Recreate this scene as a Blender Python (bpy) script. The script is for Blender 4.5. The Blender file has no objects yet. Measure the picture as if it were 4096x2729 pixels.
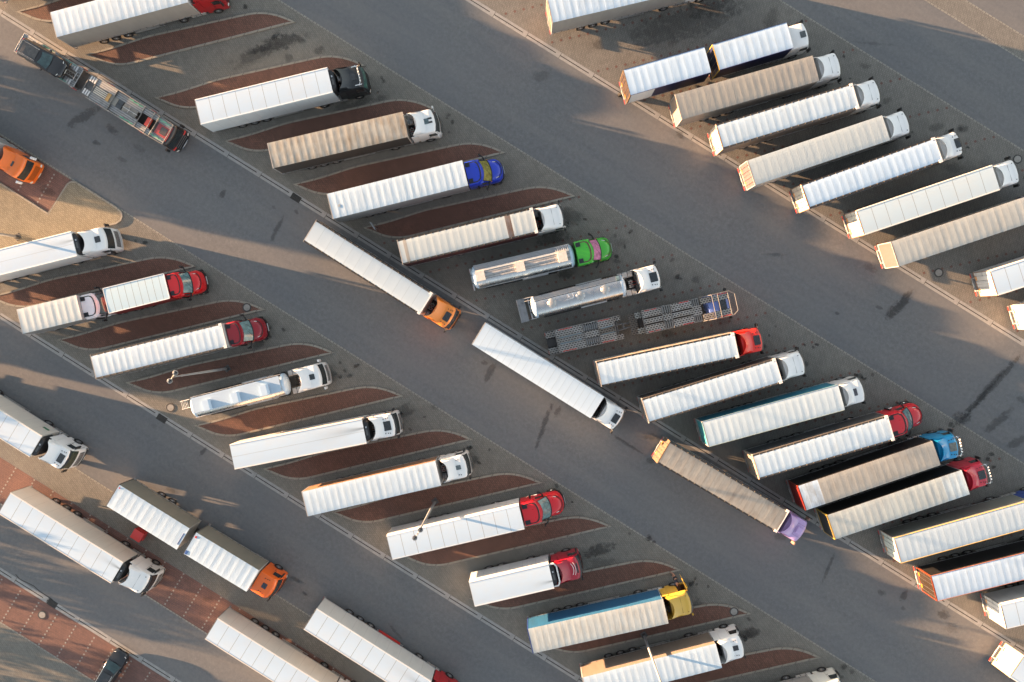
import bpy, math, random
from mathutils import Matrix, Vector
R = math.radians
PI = math.pi
rnd = random.Random(7)
SC = bpy.context.scene
COL = SC.collection

# ------------------------------------------------------------------ camera, sky, sun
CAM_H = 81.15
cam_d = bpy.data.cameras.new("camera")
cam_d.sensor_width = 36.0
cam_d.lens = 27.49
cam_d.clip_end = 3000
cam = bpy.data.objects.new("camera", cam_d)
COL.objects.link(cam)
cam.matrix_world = Matrix.Translation((0, 0, CAM_H)) @ (Matrix.Rotation(0.02511, 3, 'Y') @ Matrix.Rotation(-0.02524, 3, 'X')).to_4x4()
SC.camera = cam

SUN_EL, SUN_AZ = 5.2, -13.2        # light travels towards -13.2 deg from +x
world = bpy.data.worlds.new("World")
SC.world = world
world.use_nodes = True
wn, wl = world.node_tree.nodes, world.node_tree.links
sky = wn.new("ShaderNodeTexSky")
sky.sky_type = 'NISHITA'
sky.sun_disc = False
sky.sun_elevation = R(SUN_EL)
sky.sun_rotation = R(90 - (180 + SUN_AZ))
sky.air_density = 1.0
sky.dust_density = 1.0
hsv = wn.new("ShaderNodeHueSaturation")
hsv.inputs['Saturation'].default_value = 0.42
wl.new(sky.outputs[0], hsv.inputs['Color'])
wl.new(hsv.outputs[0], wn['Background'].inputs[0])
wn['Background'].inputs[1].default_value = 0.06

sun_d = bpy.data.lights.new("sun", 'SUN')
sun_d.energy = 4.1
sun_d.angle = R(0.5)
sun_d.color = (1.0, 0.58, 0.30)
sun = bpy.data.objects.new("sun", sun_d)
COL.objects.link(sun)
sun.rotation_euler = Vector((math.cos(R(SUN_AZ)) * math.cos(R(SUN_EL)), math.sin(R(SUN_AZ)) * math.cos(R(SUN_EL)), -math.sin(R(SUN_EL)))).to_track_quat('-Z', 'Y').to_euler()

SC.view_settings.view_transform = 'Standard'
SC.view_settings.look = 'None'
SC.view_settings.gamma = 1.0
SC.view_settings.exposure = 3.37

def alb(r, g, b):
    # surface colour from a measured colour under this evening's light
    f = lambda c: (c / 255 / 12.92 if c < 10.3 else ((c / 255 + .055) / 1.055) ** 2.4)
    return (round(f(r) / 2.2, 4), round(f(g) / 1.68, 4), round(f(b) / 1.34, 4))

def albs(r, g, b):
    # the same for surfaces that stand in the open shade of a trailer
    f = lambda c: (c / 255 / 12.92 if c < 10.3 else ((c / 255 + .055) / 1.055) ** 2.4)
    return (round(min(.8, f(r) / .92), 4), round(min(.8, f(g) / .95), 4), round(min(.8, f(b) / 1.0), 4))

# ------------------------------------------------------------------ mesh helper
class MB:
    def __init__(s):
        s.v, s.f, s.m = [], [], []
    def add(s, vs, fs, mi=0):
        o = len(s.v)
        s.v += [tuple(p) for p in vs]
        s.f += [tuple(i + o for i in q) for q in fs]
        s.m += [mi] * len(fs)
        return s
    def box(s, x0, x1, y0, y1, z0, z1, mi=0, rot=0.0, tilt=0.0):
        vs = [(x, y, z) for z in (z0, z1) for y in (y0, y1) for x in (x0, x1)]
        if rot or tilt:
            c = Vector(((x0 + x1) / 2, (y0 + y1) / 2, (z0 + z1) / 2))
            M = Matrix.Rotation(rot, 3, 'Z') @ Matrix.Rotation(tilt, 3, 'Y')
            vs = [tuple(M @ (Vector(p) - c) + c) for p in vs]
        return s.add(vs, [(0, 2, 3, 1), (4, 5, 7, 6), (0, 1, 5, 4), (2, 6, 7, 3), (0, 4, 6, 2), (1, 3, 7, 5)], mi)
    def bar(s, a, b, r, n=6, mi=0, r2=None):
        a, b = Vector(a), Vector(b)
        d = (b - a).normalized()
        u = d.orthogonal().normalized()
        w = d.cross(u)
        r2 = r if r2 is None else r2
        vs = []
        for p, q in ((a, r), (b, r2)):
            for k in range(n):
                t = 2 * PI * k / n
                vs.append(p + (u * math.cos(t) + w * math.sin(t)) * q)
        fs = [(k, (k + 1) % n, n + (k + 1) % n, n + k) for k in range(n)]
        fs += [tuple(range(n - 1, -1, -1)), tuple(range(n, 2 * n))]
        return s.add(vs, fs, mi)
    def path(s, pts, r, n=6, mi=0):
        for a, b in zip(pts, pts[1:]):
            s.bar(a, b, r, n, mi)
        return s
    def lathe(s, prof, n=20, axis='y', c=(0, 0, 0), mi=0, sy=1.0):
        vs = []
        for r, h in prof:
            for k in range(n):
                t = 2 * PI * k / n
                a, b = r * math.cos(t), r * math.sin(t) * sy
                p = (a, h, b) if axis == 'y' else ((h, a, b) if axis == 'x' else (a, b, h))
                vs.append((p[0] + c[0], p[1] + c[1], p[2] + c[2]))
        fs = []
        for j in range(len(prof) - 1):
            for k in range(n):
                q = (j * n + k, j * n + (k + 1) % n, (j + 1) * n + (k + 1) % n, (j + 1) * n + k)
                fs.append(q if axis != 'y' else q[::-1])
        if prof[0][0] > 1e-4: fs.append(tuple(range(n)))
        if prof[-1][0] > 1e-4: fs.append(tuple((len(prof) - 1) * n + k for k in range(n)))
        return s.add(vs, fs, mi)
    def loft(s, rings, mi=0, cap0=True, cap1=True):
        n = len(rings[0])
        vs = [p for r in rings for p in r]
        fs = [(j * n + k, j * n + (k + 1) % n, (j + 1) * n + (k + 1) % n, (j + 1) * n + k) for j in range(len(rings) - 1) for k in range(n)]
        if cap0: fs.append(tuple(range(n))[::-1])
        if cap1: fs.append(tuple((len(rings) - 1) * n + k for k in range(n)))
        return s.add(vs, fs, mi)
    def grid(s, fn, nu, nv, mi=0):
        vs = [fn(i / nu, j / nv) for i in range(nu + 1) for j in range(nv + 1)]
        W = nv + 1
        fs = [(i * W + j, (i + 1) * W + j, (i + 1) * W + j + 1, i * W + j + 1) for i in range(nu) for j in range(nv)]
        return s.add(vs, fs, mi)
    def shell(s, fn, nu, nv, off, mi=0):
        o = Vector(off)
        W = nv + 1
        top = [Vector(fn(i / nu, j / nv)) for i in range(nu + 1) for j in range(nv + 1)]
        N = len(top)
        vs = top + [p + o for p in top]
        fs = []
        for i in range(nu):
            for j in range(nv):
                q = (i * W + j, (i + 1) * W + j, (i + 1) * W + j + 1, i * W + j + 1)
                fs.append(q)
                fs.append(tuple(N + k for k in q[::-1]))
        rim = [j for j in range(W)] + [i * W + nv for i in range(1, nu + 1)] + [nu * W + j for j in range(nv - 1, -1, -1)] + [i * W for i in range(nu - 1, 0, -1)]
        for a, b in zip(rim, rim[1:] + rim[:1]):
            fs.append((a, b, N + b, N + a))
        return s.add(vs, fs, mi)
    def prism(s, pts, z0, z1, mi=0):
        n = len(pts)
        vs = [(x, y, z0) for x, y in pts] + [(x, y, z1) for x, y in pts]
        fs = [(k, (k + 1) % n, n + (k + 1) % n, n + k) for k in range(n)]
        fs += [tuple(range(n - 1, -1, -1)), tuple(range(n, 2 * n))]
        return s.add(vs, fs, mi)
    def mesh(s, name, mats, smooth=False):
        me = bpy.data.meshes.new(name)
        me.from_pydata(s.v, [], s.f)
        for m in (mats if isinstance(mats, (list, tuple)) else [mats]):
            me.materials.append(m)
        me.polygons.foreach_set('material_index', s.m)
        if smooth:
            me.polygons.foreach_set('use_smooth', [True] * len(s.f))
        me.update()
        if smooth:
            try: me.set_sharp_from_angle(angle=R(38))
            except Exception: pass
        return me
    def obj(s, name, mats, parent=None, T=None, smooth=False):
        return link(name, s.mesh(name, mats, smooth), parent, T)

def link(name, me, parent=None, T=None):
    o = bpy.data.objects.new(name, me)
    COL.objects.link(o)
    if parent is not None: o.parent = parent
    if T is not None: o.matrix_local = T
    return o

CACHE = {}
def cached(key, name, parent, T, make):
    if key not in CACHE: CACHE[key] = make()
    return link(name, CACHE[key], parent, T)

def tag(o, label=None, cat=None, group=None, kind=None):
    if label: o['label'] = label
    if cat: o['category'] = cat
    if group: o['group'] = group
    if kind: o['kind'] = kind
    return o

def thing(name, loc, rz, label, cat, group=None):
    o = bpy.data.objects.new(name, None)
    COL.objects.link(o)
    o.empty_display_size = 0.5
    o.location = (loc[0], loc[1], loc[2] if len(loc) > 2 else 0.0)
    o.rotation_euler = (0, 0, R(rz))
    return tag(o, label, cat, group)

# ------------------------------------------------------------------ materials
def nmat(name):
    m = bpy.data.materials.new(name)
    m.use_nodes = True
    nt = m.node_tree
    return m, nt, nt.nodes['Principled BSDF']
def node(nt, t, **kw):
    n = nt.nodes.new(t)
    for k, v in kw.items():
        if k[0] == '_': setattr(n, k[1:], v)
        else: n.inputs[k.replace('__', ' ')].default_value = v
    return n
def coords(nt, scale=(1, 1, 1), rot=(0, 0, 0), space='Object'):
    tc = nt.nodes.new('ShaderNodeTexCoord')
    mp = nt.nodes.new('ShaderNodeMapping')
    mp.inputs['Scale'].default_value = scale
    mp.inputs['Rotation'].default_value = rot
    nt.links.new(tc.outputs[space], mp.inputs['Vector'])
    return mp.outputs[0]
def noise(nt, vec, scale, detail=4.0, rough=.55, dist=0.0):
    n = node(nt, 'ShaderNodeTexNoise', Scale=scale, Detail=detail, Roughness=rough, Distortion=dist)
    nt.links.new(vec, n.inputs['Vector'])
    return n.outputs['Fac']
def ramp(nt, fac, stops):
    n = nt.nodes.new('ShaderNodeValToRGB')
    e = n.color_ramp.elements
    while len(e) < len(stops): e.new(0.5)
    for k, (p, c) in enumerate(stops):
        e[k].position = p
        e[k].color = (c[0], c[1], c[2], 1) if isinstance(c, (tuple, list)) else (c, c, c, 1)
    nt.links.new(fac, n.inputs[0])
    return n.outputs[0]
def mixc(nt, fac, a, b, mode='MIX'):
    n = nt.nodes.new('ShaderNodeMix')
    n.data_type = 'RGBA'
    n.blend_type = mode
    for s, x in ((0, fac), (6, a), (7, b)):
        if hasattr(x, 'is_linked'): nt.links.new(x, n.inputs[s])
        elif s == 0: n.inputs[0].default_value = x
        else: n.inputs[s].default_value = (x[0], x[1], x[2], 1)
    return n.outputs[2]
def mth(nt, op, a, b=None, c=None):
    n = nt.nodes.new('ShaderNodeMath')
    n.operation = op
    for k, x in enumerate((a, b, c)):
        if x is None: continue
        if hasattr(x, 'is_linked'): nt.links.new(x, n.inputs[k])
        else: n.inputs[k].default_value = x
    return n.outputs[0]
def bump(nt, p, h, strength, dist=0.02):
    b = node(nt, 'ShaderNodeBump', Strength=strength, Distance=dist)
    nt.links.new(h, b.inputs['Height'])
    nt.links.new(b.outputs[0], p.inputs['Normal'])
def setp(p, col=None, rough=.5, metal=0., coat=0., spec=.5):
    if col is not None: p.inputs['Base Color'].default_value = (col[0], col[1], col[2], 1)
    p.inputs['Roughness'].default_value = rough
    p.inputs['Metallic'].default_value = metal
    p.inputs['Coat Weight'].default_value = coat
    p.inputs['Coat Roughness'].default_value = .08
    p.inputs['Specular IOR Level'].default_value = spec
MC = {}
def memo(f):
    def g(*a, **k):
        key = (f.__name__,) + a + tuple(sorted(k.items()))
        if key not in MC: MC[key] = f(*a, **k)
        return MC[key]
    return g
@memo
def paint(col, rough=.32, coat=.5, metal=0.0):
    m, nt, p = nmat('paint')
    setp(p, col, rough, metal, coat)
    v = coords(nt)
    n = noise(nt, v, 1.7, 5, .6)
    c = mixc(nt, ramp(nt, n, [(.35, 0), (.75, .22)]), col, tuple(x * .72 + .02 for x in col))
    nt.links.new(c, p.inputs['Base Color'])
    nt.links.new(ramp(nt, n, [(.3, rough * .85), (.8, min(1, rough * 1.5))]), p.inputs['Roughness'])
    return m
@memo
def plain(col, rough=.6, metal=0.0, var=.25, scale=4.0):
    m, nt, p = nmat('surface')
    setp(p, col, rough, metal)
    n = noise(nt, coords(nt), scale, 5, .6)
    nt.links.new(mixc(nt, ramp(nt, n, [(.3, 0), (.75, 1)]), col, tuple(x * (1 - var) for x in col)), p.inputs['Base Color'])
    return m
@memo
def glass(col=(.012, .016, .018), rough=.06):
    m, nt, p = nmat('glass')
    setp(p, col, rough, 0, .6, .6)
    n = noise(nt, coords(nt), 3.0, 4)
    nt.links.new(mixc(nt, ramp(nt, n, [(.35, 0), (.7, 1)]), col, tuple(x * 1.8 + .004 for x in col)), p.inputs['Base Color'])
    return m
@memo
def tarp(col, dirt=(.3, .36, .38), amt=.25, wr=.5, seed=0.0, sp=.6875):
    m, nt, p = nmat('tarpaulin')
    setp(p, col, .55, 0, .0, .35)
    v = coords(nt)
    mp = nt.nodes.new('ShaderNodeMapping'); mp.inputs['Location'].default_value = (seed * 7.3, seed * 3.1, 0)
    nt.links.new(v, mp.inputs['Vector']); v = mp.outputs[0]
    mp2 = nt.nodes.new('ShaderNodeMapping'); mp2.inputs['Scale'].default_value = (2.6, .45, 1)
    nt.links.new(v, mp2.inputs['Vector'])
    st = noise(nt, mp2.outputs[0], 1.3, 6, .65, .6)
    bl = noise(nt, v, .55, 5, .6, .3)
    f = mth(nt, 'MULTIPLY', mth(nt, 'ADD', ramp(nt, st, [(.42, 0), (.78, .8)]), ramp(nt, bl, [(.4, 0), (.75, .7)])), amt)
    tc = nt.nodes.new('ShaderNodeTexCoord')
    sx = nt.nodes.new('ShaderNodeSeparateXYZ'); nt.links.new(tc.outputs['Object'], sx.inputs[0])
    fr = mth(nt, 'FRACT', mth(nt, 'DIVIDE', mth(nt, 'ADD', sx.outputs[0], 100 * sp + .02), sp))
    c = mixc(nt, mth(nt, 'MULTIPLY', mth(nt, 'LESS_THAN', fr, .045 / sp), .28), mixc(nt, f, col, dirt), tuple(x * .45 for x in dirt))
    nt.links.new(c, p.inputs['Base Color'])
    mp3 = nt.nodes.new('ShaderNodeMapping'); mp3.inputs['Scale'].default_value = (1.6, .55, 1); mp3.inputs['Rotation'].default_value = (0, 0, .5)
    nt.links.new(v, mp3.inputs['Vector'])
    w = noise(nt, mp3.outputs[0], 3.2, 3, .5, 1.4)
    bump(nt, p, w, wr * .38, .03)
    return m
@memo
def curtain(col, rough=.45):
    m, nt, p = nmat('curtain')
    setp(p, col, rough, 0, 0, .4)
    v = coords(nt, (1, 1, .35))
    n = noise(nt, v, 1.2, 5, .6, .4)
    nt.links.new(mixc(nt, ramp(nt, n, [(.35, 0), (.8, .6)]), col, tuple(x * .7 + .015 for x in col)), p.inputs['Base Color'])
    w = noise(nt, coords(nt, (2.2, 1, .2)), 2.4, 2, .5)
    bump(nt, p, w, .35, .03)
    return m
@memo
def panel_roof(col, spacing=1.36, off=0.0, seam=True, soot=None, spine=False):
    m, nt, p = nmat('panel_roof')
    setp(p, col, .38, 0, .1, .4)
    tc = nt.nodes.new('ShaderNodeTexCoord')
    sx = nt.nodes.new('ShaderNodeSeparateXYZ')
    nt.links.new(tc.outputs['Object'], sx.inputs[0])
    n = noise(nt, coords(nt, (.8, 1.4, 1)), 1.1, 6, .6)
    c = mixc(nt, ramp(nt, n, [(.4, 0), (.8, .22)]), col, (.5, .48, .44))
    if seam:
        fr = mth(nt, 'FRACT', mth(nt, 'DIVIDE', mth(nt, 'ADD', sx.outputs[0], off + 100 * spacing), spacing))
        c = mixc(nt, mth(nt, 'MULTIPLY', mth(nt, 'LESS_THAN', fr, .045 / spacing), .75), c, (.16, .155, .15))
    if spine:
        a = mth(nt, 'ABSOLUTE', sx.outputs[1])
        c = mixc(nt, mth(nt, 'MULTIPLY', mth(nt, 'LESS_THAN', a, .03), .35), c, (.2, .2, .2))
    if soot:
        # an exhaust soot plume blown back from the refrigeration unit
        dx = mth(nt, 'SUBTRACT', soot[0], sx.outputs[0])
        dy = mth(nt, 'SUBTRACT', sx.outputs[1], soot[1])
        wd = mth(nt, 'ADD', mth(nt, 'MULTIPLY', mth(nt, 'MAXIMUM', dx, 0.0), .16), .07)
        g = mth(nt, 'POWER', 2.718, mth(nt, 'MULTIPLY', mth(nt, 'POWER', mth(nt, 'DIVIDE', mth(nt, 'ABSOLUTE', dy), wd), 2.0), -1.0))
        l = mth(nt, 'POWER', 2.718, mth(nt, 'MULTIPLY', mth(nt, 'MAXIMUM', dx, 0.0), -1.0 / soot[2]))
        c = mixc(nt, mth(nt, 'MULTIPLY', mth(nt, 'MULTIPLY', g, l), soot[3]), c, (.02, .02, .02))
    nt.links.new(c, p.inputs['Base Color'])
    return m
@memo
def metal(col=(.62, .63, .65), rough=.22, rib=0.0, axis=1, hole=0.0):
    m, nt, p = nmat('metal')
    setp(p, col, rough, 1.0, 0)
    tc = nt.nodes.new('ShaderNodeTexCoord')
    n = noise(nt, coords(nt), 2.5, 5, .6)
    c = mixc(nt, ramp(nt, n, [(.35, 0), (.8, .5)]), col, tuple(x * .7 for x in col))
    nt.links.new(ramp(nt, n, [(.3, rough * .8), (.8, rough * 1.7)]), p.inputs['Roughness'])
    if rib:
        sx = nt.nodes.new('ShaderNodeSeparateXYZ')
        nt.links.new(tc.outputs['Object'], sx.inputs[0])
        fr = mth(nt, 'FRACT', mth(nt, 'DIVIDE', mth(nt, 'ADD', sx.outputs[axis], 50 * rib), rib))
        tri = mth(nt, 'ABSOLUTE', mth(nt, 'SUBTRACT', fr, .5))
        c = mixc(nt, ramp(nt, tri, [(.30, 0), (.42, .75)]), c, tuple(x * .35 for x in col))
        bump(nt, p, tri, .6, .03)
    nt.links.new(c, p.inputs['Base Color'])
    return m
@memo
def perforated(col=(.30, .31, .315), hole=(.008, .008, .009)):
    m, nt, p = nmat('perforated_steel')
    setp(p, col, .55, .15)
    v = coords(nt)
    b = node(nt, 'ShaderNodeTexBrick', Scale=1.0)
    b.inputs['Brick Width'].default_value = .30
    b.inputs['Row Height'].default_value = .20
    b.inputs['Mortar Size'].default_value = .055
    b.inputs['Mortar Smooth'].default_value = .1
    nt.links.new(v, b.inputs['Vector'])
    n = noise(nt, v, 1.6, 5, .65)
    base = mixc(nt, ramp(nt, n, [(.35, 0), (.7, 1)]), col, (col[0] * .75, col[1] * .68, col[2] * .6))
    nt.links.new(mixc(nt, b.outputs['Fac'], hole, base), p.inputs['Base Color'])
    return m
@memo
def asphalt(col=(.137, .143, .151), streak=.4):
    m, nt, p = nmat('asphalt')
    setp(p, col, .88, 0, 0, .3)
    v = coords(nt)
    g = noise(nt, v, 5.5, 4, .9)
    g2 = noise(nt, v, 13.0, 2, .9)
    big = noise(nt, v, .09, 5, .6, .4)
    mid = noise(nt, v, .8, 5, .65, .3)
    lane = noise(nt, coords(nt, (.05, .55, 1)), 1.0, 4, .6, .3)
    c = mixc(nt, ramp(nt, g, [(.3, 0), (.7, 1)]), tuple(x * .74 for x in col), tuple(x * 1.25 for x in col))
    c = mixc(nt, ramp(nt, g2, [(.35, 0), (.7, .75)]), c, (col[0] * 1.35, col[1] * 1.33, col[2] * 1.30))
    sp = noise(nt, v, 2.6, 2, .7)
    c = mixc(nt, ramp(nt, sp, [(.32, 0), (.68, 1)]), mixc(nt, .6, c, tuple(x * .68 for x in col)), c)
    c = mixc(nt, ramp(nt, mid, [(.4, 0), (.75, .3)]), c, (col[0] * .8, col[1] * .8, col[2] * .82))
    c = mixc(nt, ramp(nt, big, [(.35, 0), (.7, .5)]), c, (col[0] * .84, col[1] * .88, col[2] * .95))
    c = mixc(nt, ramp(nt, lane, [(.4, 0), (.7, streak)]), c, (col[0] * 1.25, col[1] * 1.2, col[2] * 1.14))
    nt.links.new(c, p.inputs['Base Color'])
    bump(nt, p, g2, .3, .01)
    return m
@memo
def pavers(c1, c2, mortar, bw=.24, rh=.16, rot=0.0, dirt=.35, joints=.018):
    m, nt, p = nmat('paving_blocks')
    setp(p, c1, .85, 0, 0, .3)
    v = coords(nt, rot=(0, 0, rot))
    # zigzag the courses like interlocking blocks
    sx = nt.nodes.new('ShaderNodeSeparateXYZ'); nt.links.new(v, sx.inputs[0])
    z = mth(nt, 'PINGPONG', sx.outputs[0], bw * .5)
    cb = nt.nodes.new('ShaderNodeCombineXYZ')
    nt.links.new(sx.outputs[0], cb.inputs[0])
    nt.links.new(mth(nt, 'ADD', sx.outputs[1], mth(nt, 'MULTIPLY', z, .55)), cb.inputs[1])
    b = node(nt, 'ShaderNodeTexBrick', Scale=1.0)
    b.offset = .5
    b.inputs['Brick Width'].default_value = bw
    b.inputs['Row Height'].default_value = rh
    b.inputs['Mortar Size'].default_value = joints
    b.inputs['Mortar Smooth'].default_value = .3
    b.inputs['Color1'].default_value = (*c1, 1)
    b.inputs['Color2'].default_value = (*c2, 1)
    b.inputs['Mortar'].default_value = (*mortar, 1)
    nt.links.new(cb.outputs[0], b.inputs['Vector'])
    big = noise(nt, v, .22, 6, .65, .5)
    med = noise(nt, v, 1.1, 5, .65, .3)
    c = mixc(nt, ramp(nt, big, [(.4, 0), (.72, dirt)]), b.outputs['Color'], tuple(x * .55 for x in c1))
    c = mixc(nt, ramp(nt, med, [(.45, 0), (.8, .35)]), c, tuple(min(1, x * 1.3) for x in c1))
    nt.links.new(c, p.inputs['Base Color'])
    bump(nt, p, b.outputs['Fac'], -.25, .01)
    return m
@memo
def concrete(col=(.23, .225, .215), joint=0.0):
    m, nt, p = nmat('concrete')
    setp(p, col, .8)
    v = coords(nt)
    n = noise(nt, v, 2.2, 6, .65)
    c = mixc(nt, ramp(nt, n, [(.3, 0), (.75, 1)]), tuple(x * 1.12 for x in col), tuple(x * .74 for x in col))
    if joint:
        tc = nt.nodes.new('ShaderNodeTexCoord')
        sx = nt.nodes.new('ShaderNodeSeparateXYZ'); nt.links.new(tc.outputs['Object'], sx.inputs[0])
        fr = mth(nt, 'FRACT', mth(nt, 'DIVIDE', mth(nt, 'ADD', sx.outputs[0], 400.0), joint))
        c = mixc(nt, mth(nt, 'MULTIPLY', mth(nt, 'LESS_THAN', fr, .05 / joint), .8), c, (.03, .03, .03))
    nt.links.new(c, p.inputs['Base Color'])
    return m
@memo
def stain_mat(strength, seed):
    m = bpy.data.materials.new('oil_stain')
    m.use_nodes = True
    nt = m.node_tree
    p = nt.nodes['Principled BSDF']
    setp(p, (.022, .022, .023), .6, 0, 0, .4)
    tc = nt.nodes.new('ShaderNodeTexCoord')
    sx = nt.nodes.new('ShaderNodeSeparateXYZ'); nt.links.new(tc.outputs['Generated'], sx.inputs[0])
    dx = mth(nt, 'MULTIPLY', mth(nt, 'SUBTRACT', sx.outputs[0], .5), 2.0)
    dy = mth(nt, 'MULTIPLY', mth(nt, 'SUBTRACT', sx.outputs[1], .5), 2.0)
    r = mth(nt, 'SQRT', mth(nt, 'ADD', mth(nt, 'MULTIPLY', dx, dx), mth(nt, 'MULTIPLY', dy, dy)))
    mp = nt.nodes.new('ShaderNodeMapping'); mp.inputs['Location'].default_value = (seed * 3.7, seed * 1.9, seed)
    nt.links.new(tc.outputs['Object'], mp.inputs['Vector'])
    n = noise(nt, mp.outputs[0], 1.5, 6, .7, .5)
    a = mth(nt, 'ADD', mth(nt, 'MULTIPLY', mth(nt, 'SUBTRACT', 1.0, r), .9), mth(nt, 'MULTIPLY', mth(nt, 'SUBTRACT', n, .5), 2.6))
    a = ramp(nt, a, [(.12, 0), (.5, strength)])
    a = mth(nt, 'MULTIPLY', a, ramp(nt, r, [(.7, 1), (.98, 0)]))
    tr = nt.nodes.new('ShaderNodeBsdfTransparent')
    mx = nt.nodes.new('ShaderNodeMixShader')
    nt.links.new(a, mx.inputs[0]); nt.links.new(tr.outputs[0], mx.inputs[1]); nt.links.new(p.outputs[0], mx.inputs[2])
    nt.links.new(mx.outputs[0], nt.nodes['Material Output'].inputs['Surface'])
    return m
BLACK = plain((.014, .014, .015), .5)
RUBBER = plain((.017, .017, .018), .8)
CHASSIS = plain((.03, .03, .032), .6)
STEEL = metal((.42, .43, .45), .35)
CHROME = metal((.78, .79, .8), .12)
ALU = metal((.6, .61, .62), .38)
TRIM = plain((.55, .55, .54), .4)
LAMPRED = paint((.45, .02, .015))
AMBER = paint((.8, .3, .03))
LAMPW = paint((.75, .75, .72), .12)
WHITE = alb(240, 240, 238)

# ------------------------------------------------------------------ ground, paving, kerbs, drains
LANE = -31.95                       # the lanes run at this angle; s along, t across
def sheet(name, pts, z, m, thick=None):
    mb = MB()
    if thick: mb.prism(pts, z - thick, z, 0)
    else: mb.add([(x, y, z) for x, y in pts], [tuple(range(len(pts)))])
    o = mb.obj(name, m)
    o.rotation_euler = (0, 0, R(LANE))
    return tag(o, kind='structure')
g = MB().add([(-450, -450, 0), (450, -450, 0), (450, 450, 0), (-450, 450, 0)], [(0, 1, 2, 3)]).obj('ground', asphalt())
g.rotation_euler = (0, 0, R(LANE))
tag(g, kind='structure')
COB = pavers((.196, .190, .172), (.162, .158, .144), (.095, .092, .084), .24, .17, .35)
COB_R = pavers((.192, .188, .174), (.160, .157, .147), (.095, .092, .086), .24, .17, R(45))
COB_G = pavers((.25, .222, .165), (.20, .18, .136), (.10, .088, .068), .26, .18, .2, .2)
RED = pavers((.178, .095, .073), (.130, .073, .058), (.050, .034, .030), .24, .17, .35, .3)
RED_LOT = pavers((.195, .108, .092), (.155, .09, .079), (.085, .058, .052), .22, .16, 0.0, .25)
CURB = concrete((.255, .238, .205), 1.0)
EDGE = concrete((.23, .225, .205), .4)
def band(name, t0, t1, m, s0=-120, s1=120, z=.004): return sheet(name, [(s0, t0), (s1, t0), (s1, t1), (s0, t1)], z, m)
band('parking_pavement', -28.84, -12.90, COB)
band('parking_pavement', -1.69, 14.26, COB, s1=2.2)
band('parking_pavement', -1.69, 14.26, COB_R, s0=2.2)
band('parking_pavement', 25.01, 41.05, COB_R)
band('pavement', 48.80, 50.72, COB_R)
band('pavement', -41.98, -38.80, COB)
band('red_parking_strip', -46.20, -42.02, RED_LOT)
band('red_parking_strip', -57.10, -52.72, RED_LOT)
band('pavement', -90.0, -57.20, COB)
for t in (-12.84, 14.32, 41.11, 48.73, 50.79, -38.74, -46.26):
    band('edging', t - .075, t + .075, EDGE, z=.008)
for t in (-57.15,):
    band('edging', t - .06, t + .06, EDGE, z=.008)
DRAIN = concrete((.275, .28, .28), 4.0)
SLOT = plain((.018, .018, .019), .8)
for t in (-29.15, -2.0, 24.7, -52.4):
    for a, b in ((-.31, -.045), (.045, .31)):
        band('drain_channel', t + a, t + b, DRAIN, z=.012)
    mb = MB()
    s = -120.0
    while s < 120:
        mb.add([(s, t - .045, .008), (s + 3.5, t - .045, .008), (s + 3.5, t + .045, .008), (s, t + .045, .008)], [(0, 1, 2, 3)])
        s += 4.0
    o = mb.obj('drain_slot', SLOT); o.rotation_euler = (0, 0, R(LANE)); tag(o, kind='structure')
    mb = MB()
    s = -120.5
    while s < 120:
        mb.add([(s, t - .045, .009), (s + .5, t - .045, .009), (s + .5, t + .045, .009), (s, t + .045, .009)], [(0, 1, 2, 3)])
        s += 4.0
    o = mb.obj('drain_bridge', DRAIN); o.rotation_euler = (0, 0, R(LANE)); tag(o, kind='structure')

ISL = [(0, 0), (1.66, .24), (2.55, .43), (3.58, .89), (4.48, 1.53), (5.37, 2.44), (15.58, 12.83), (17.08, 14.38), (15.88, 14.24), (14.72, 13.95), (13.57, 13.44), (12.57, 12.74), (4.51, 5.04), (2.2, 2.35)]
def smooth_pts(pts, keep=(0, 7), it=2):
    for _ in range(it):
        out, n = [], len(pts)
        for k in range(n):
            a, b, c = pts[k - 1], pts[k], pts[(k + 1) % n]
            if b in keep_pts: out.append(b)
            else:
                out.append((b[0] * .75 + a[0] * .25, b[1] * .75 + a[1] * .25) if math.dist(a, b) < 3 else (b[0] + (a[0] - b[0]) * .5 / math.dist(a, b), b[1] + (a[1] - b[1]) * .5 / math.dist(a, b)))
                out.append((b[0] * .75 + c[0] * .25, b[1] * .75 + c[1] * .25) if math.dist(c, b) < 3 else (b[0] + (c[0] - b[0]) * .5 / math.dist(c, b), b[1] + (c[1] - b[1]) * .5 / math.dist(c, b)))
        pts = out
    return pts
keep_pts = [ISL[0], ISL[7]]
ISL_S = smooth_pts(ISL)
def inset(pts, d):
    out, n = [], len(pts)
    for k in range(n):
        a, b, c = Vector(pts[k - 1]), Vector(pts[k]), Vector(pts[(k + 1) % n])
        e1, e2 = (b - a).normalized(), (c - b).normalized()
        n1, n2 = Vector((-e1.y, e1.x)), Vector((-e2.y, e2.x))
        m = (n1 + n2)
        m = m / max(.35, m.length_squared / 2) if m.length > 1e-5 else n1
        if m.length > 2.6: m = m * (2.6 / m.length)
        out.append((b.x + m.x * d, b.y + m.y * d))
    return out
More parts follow.
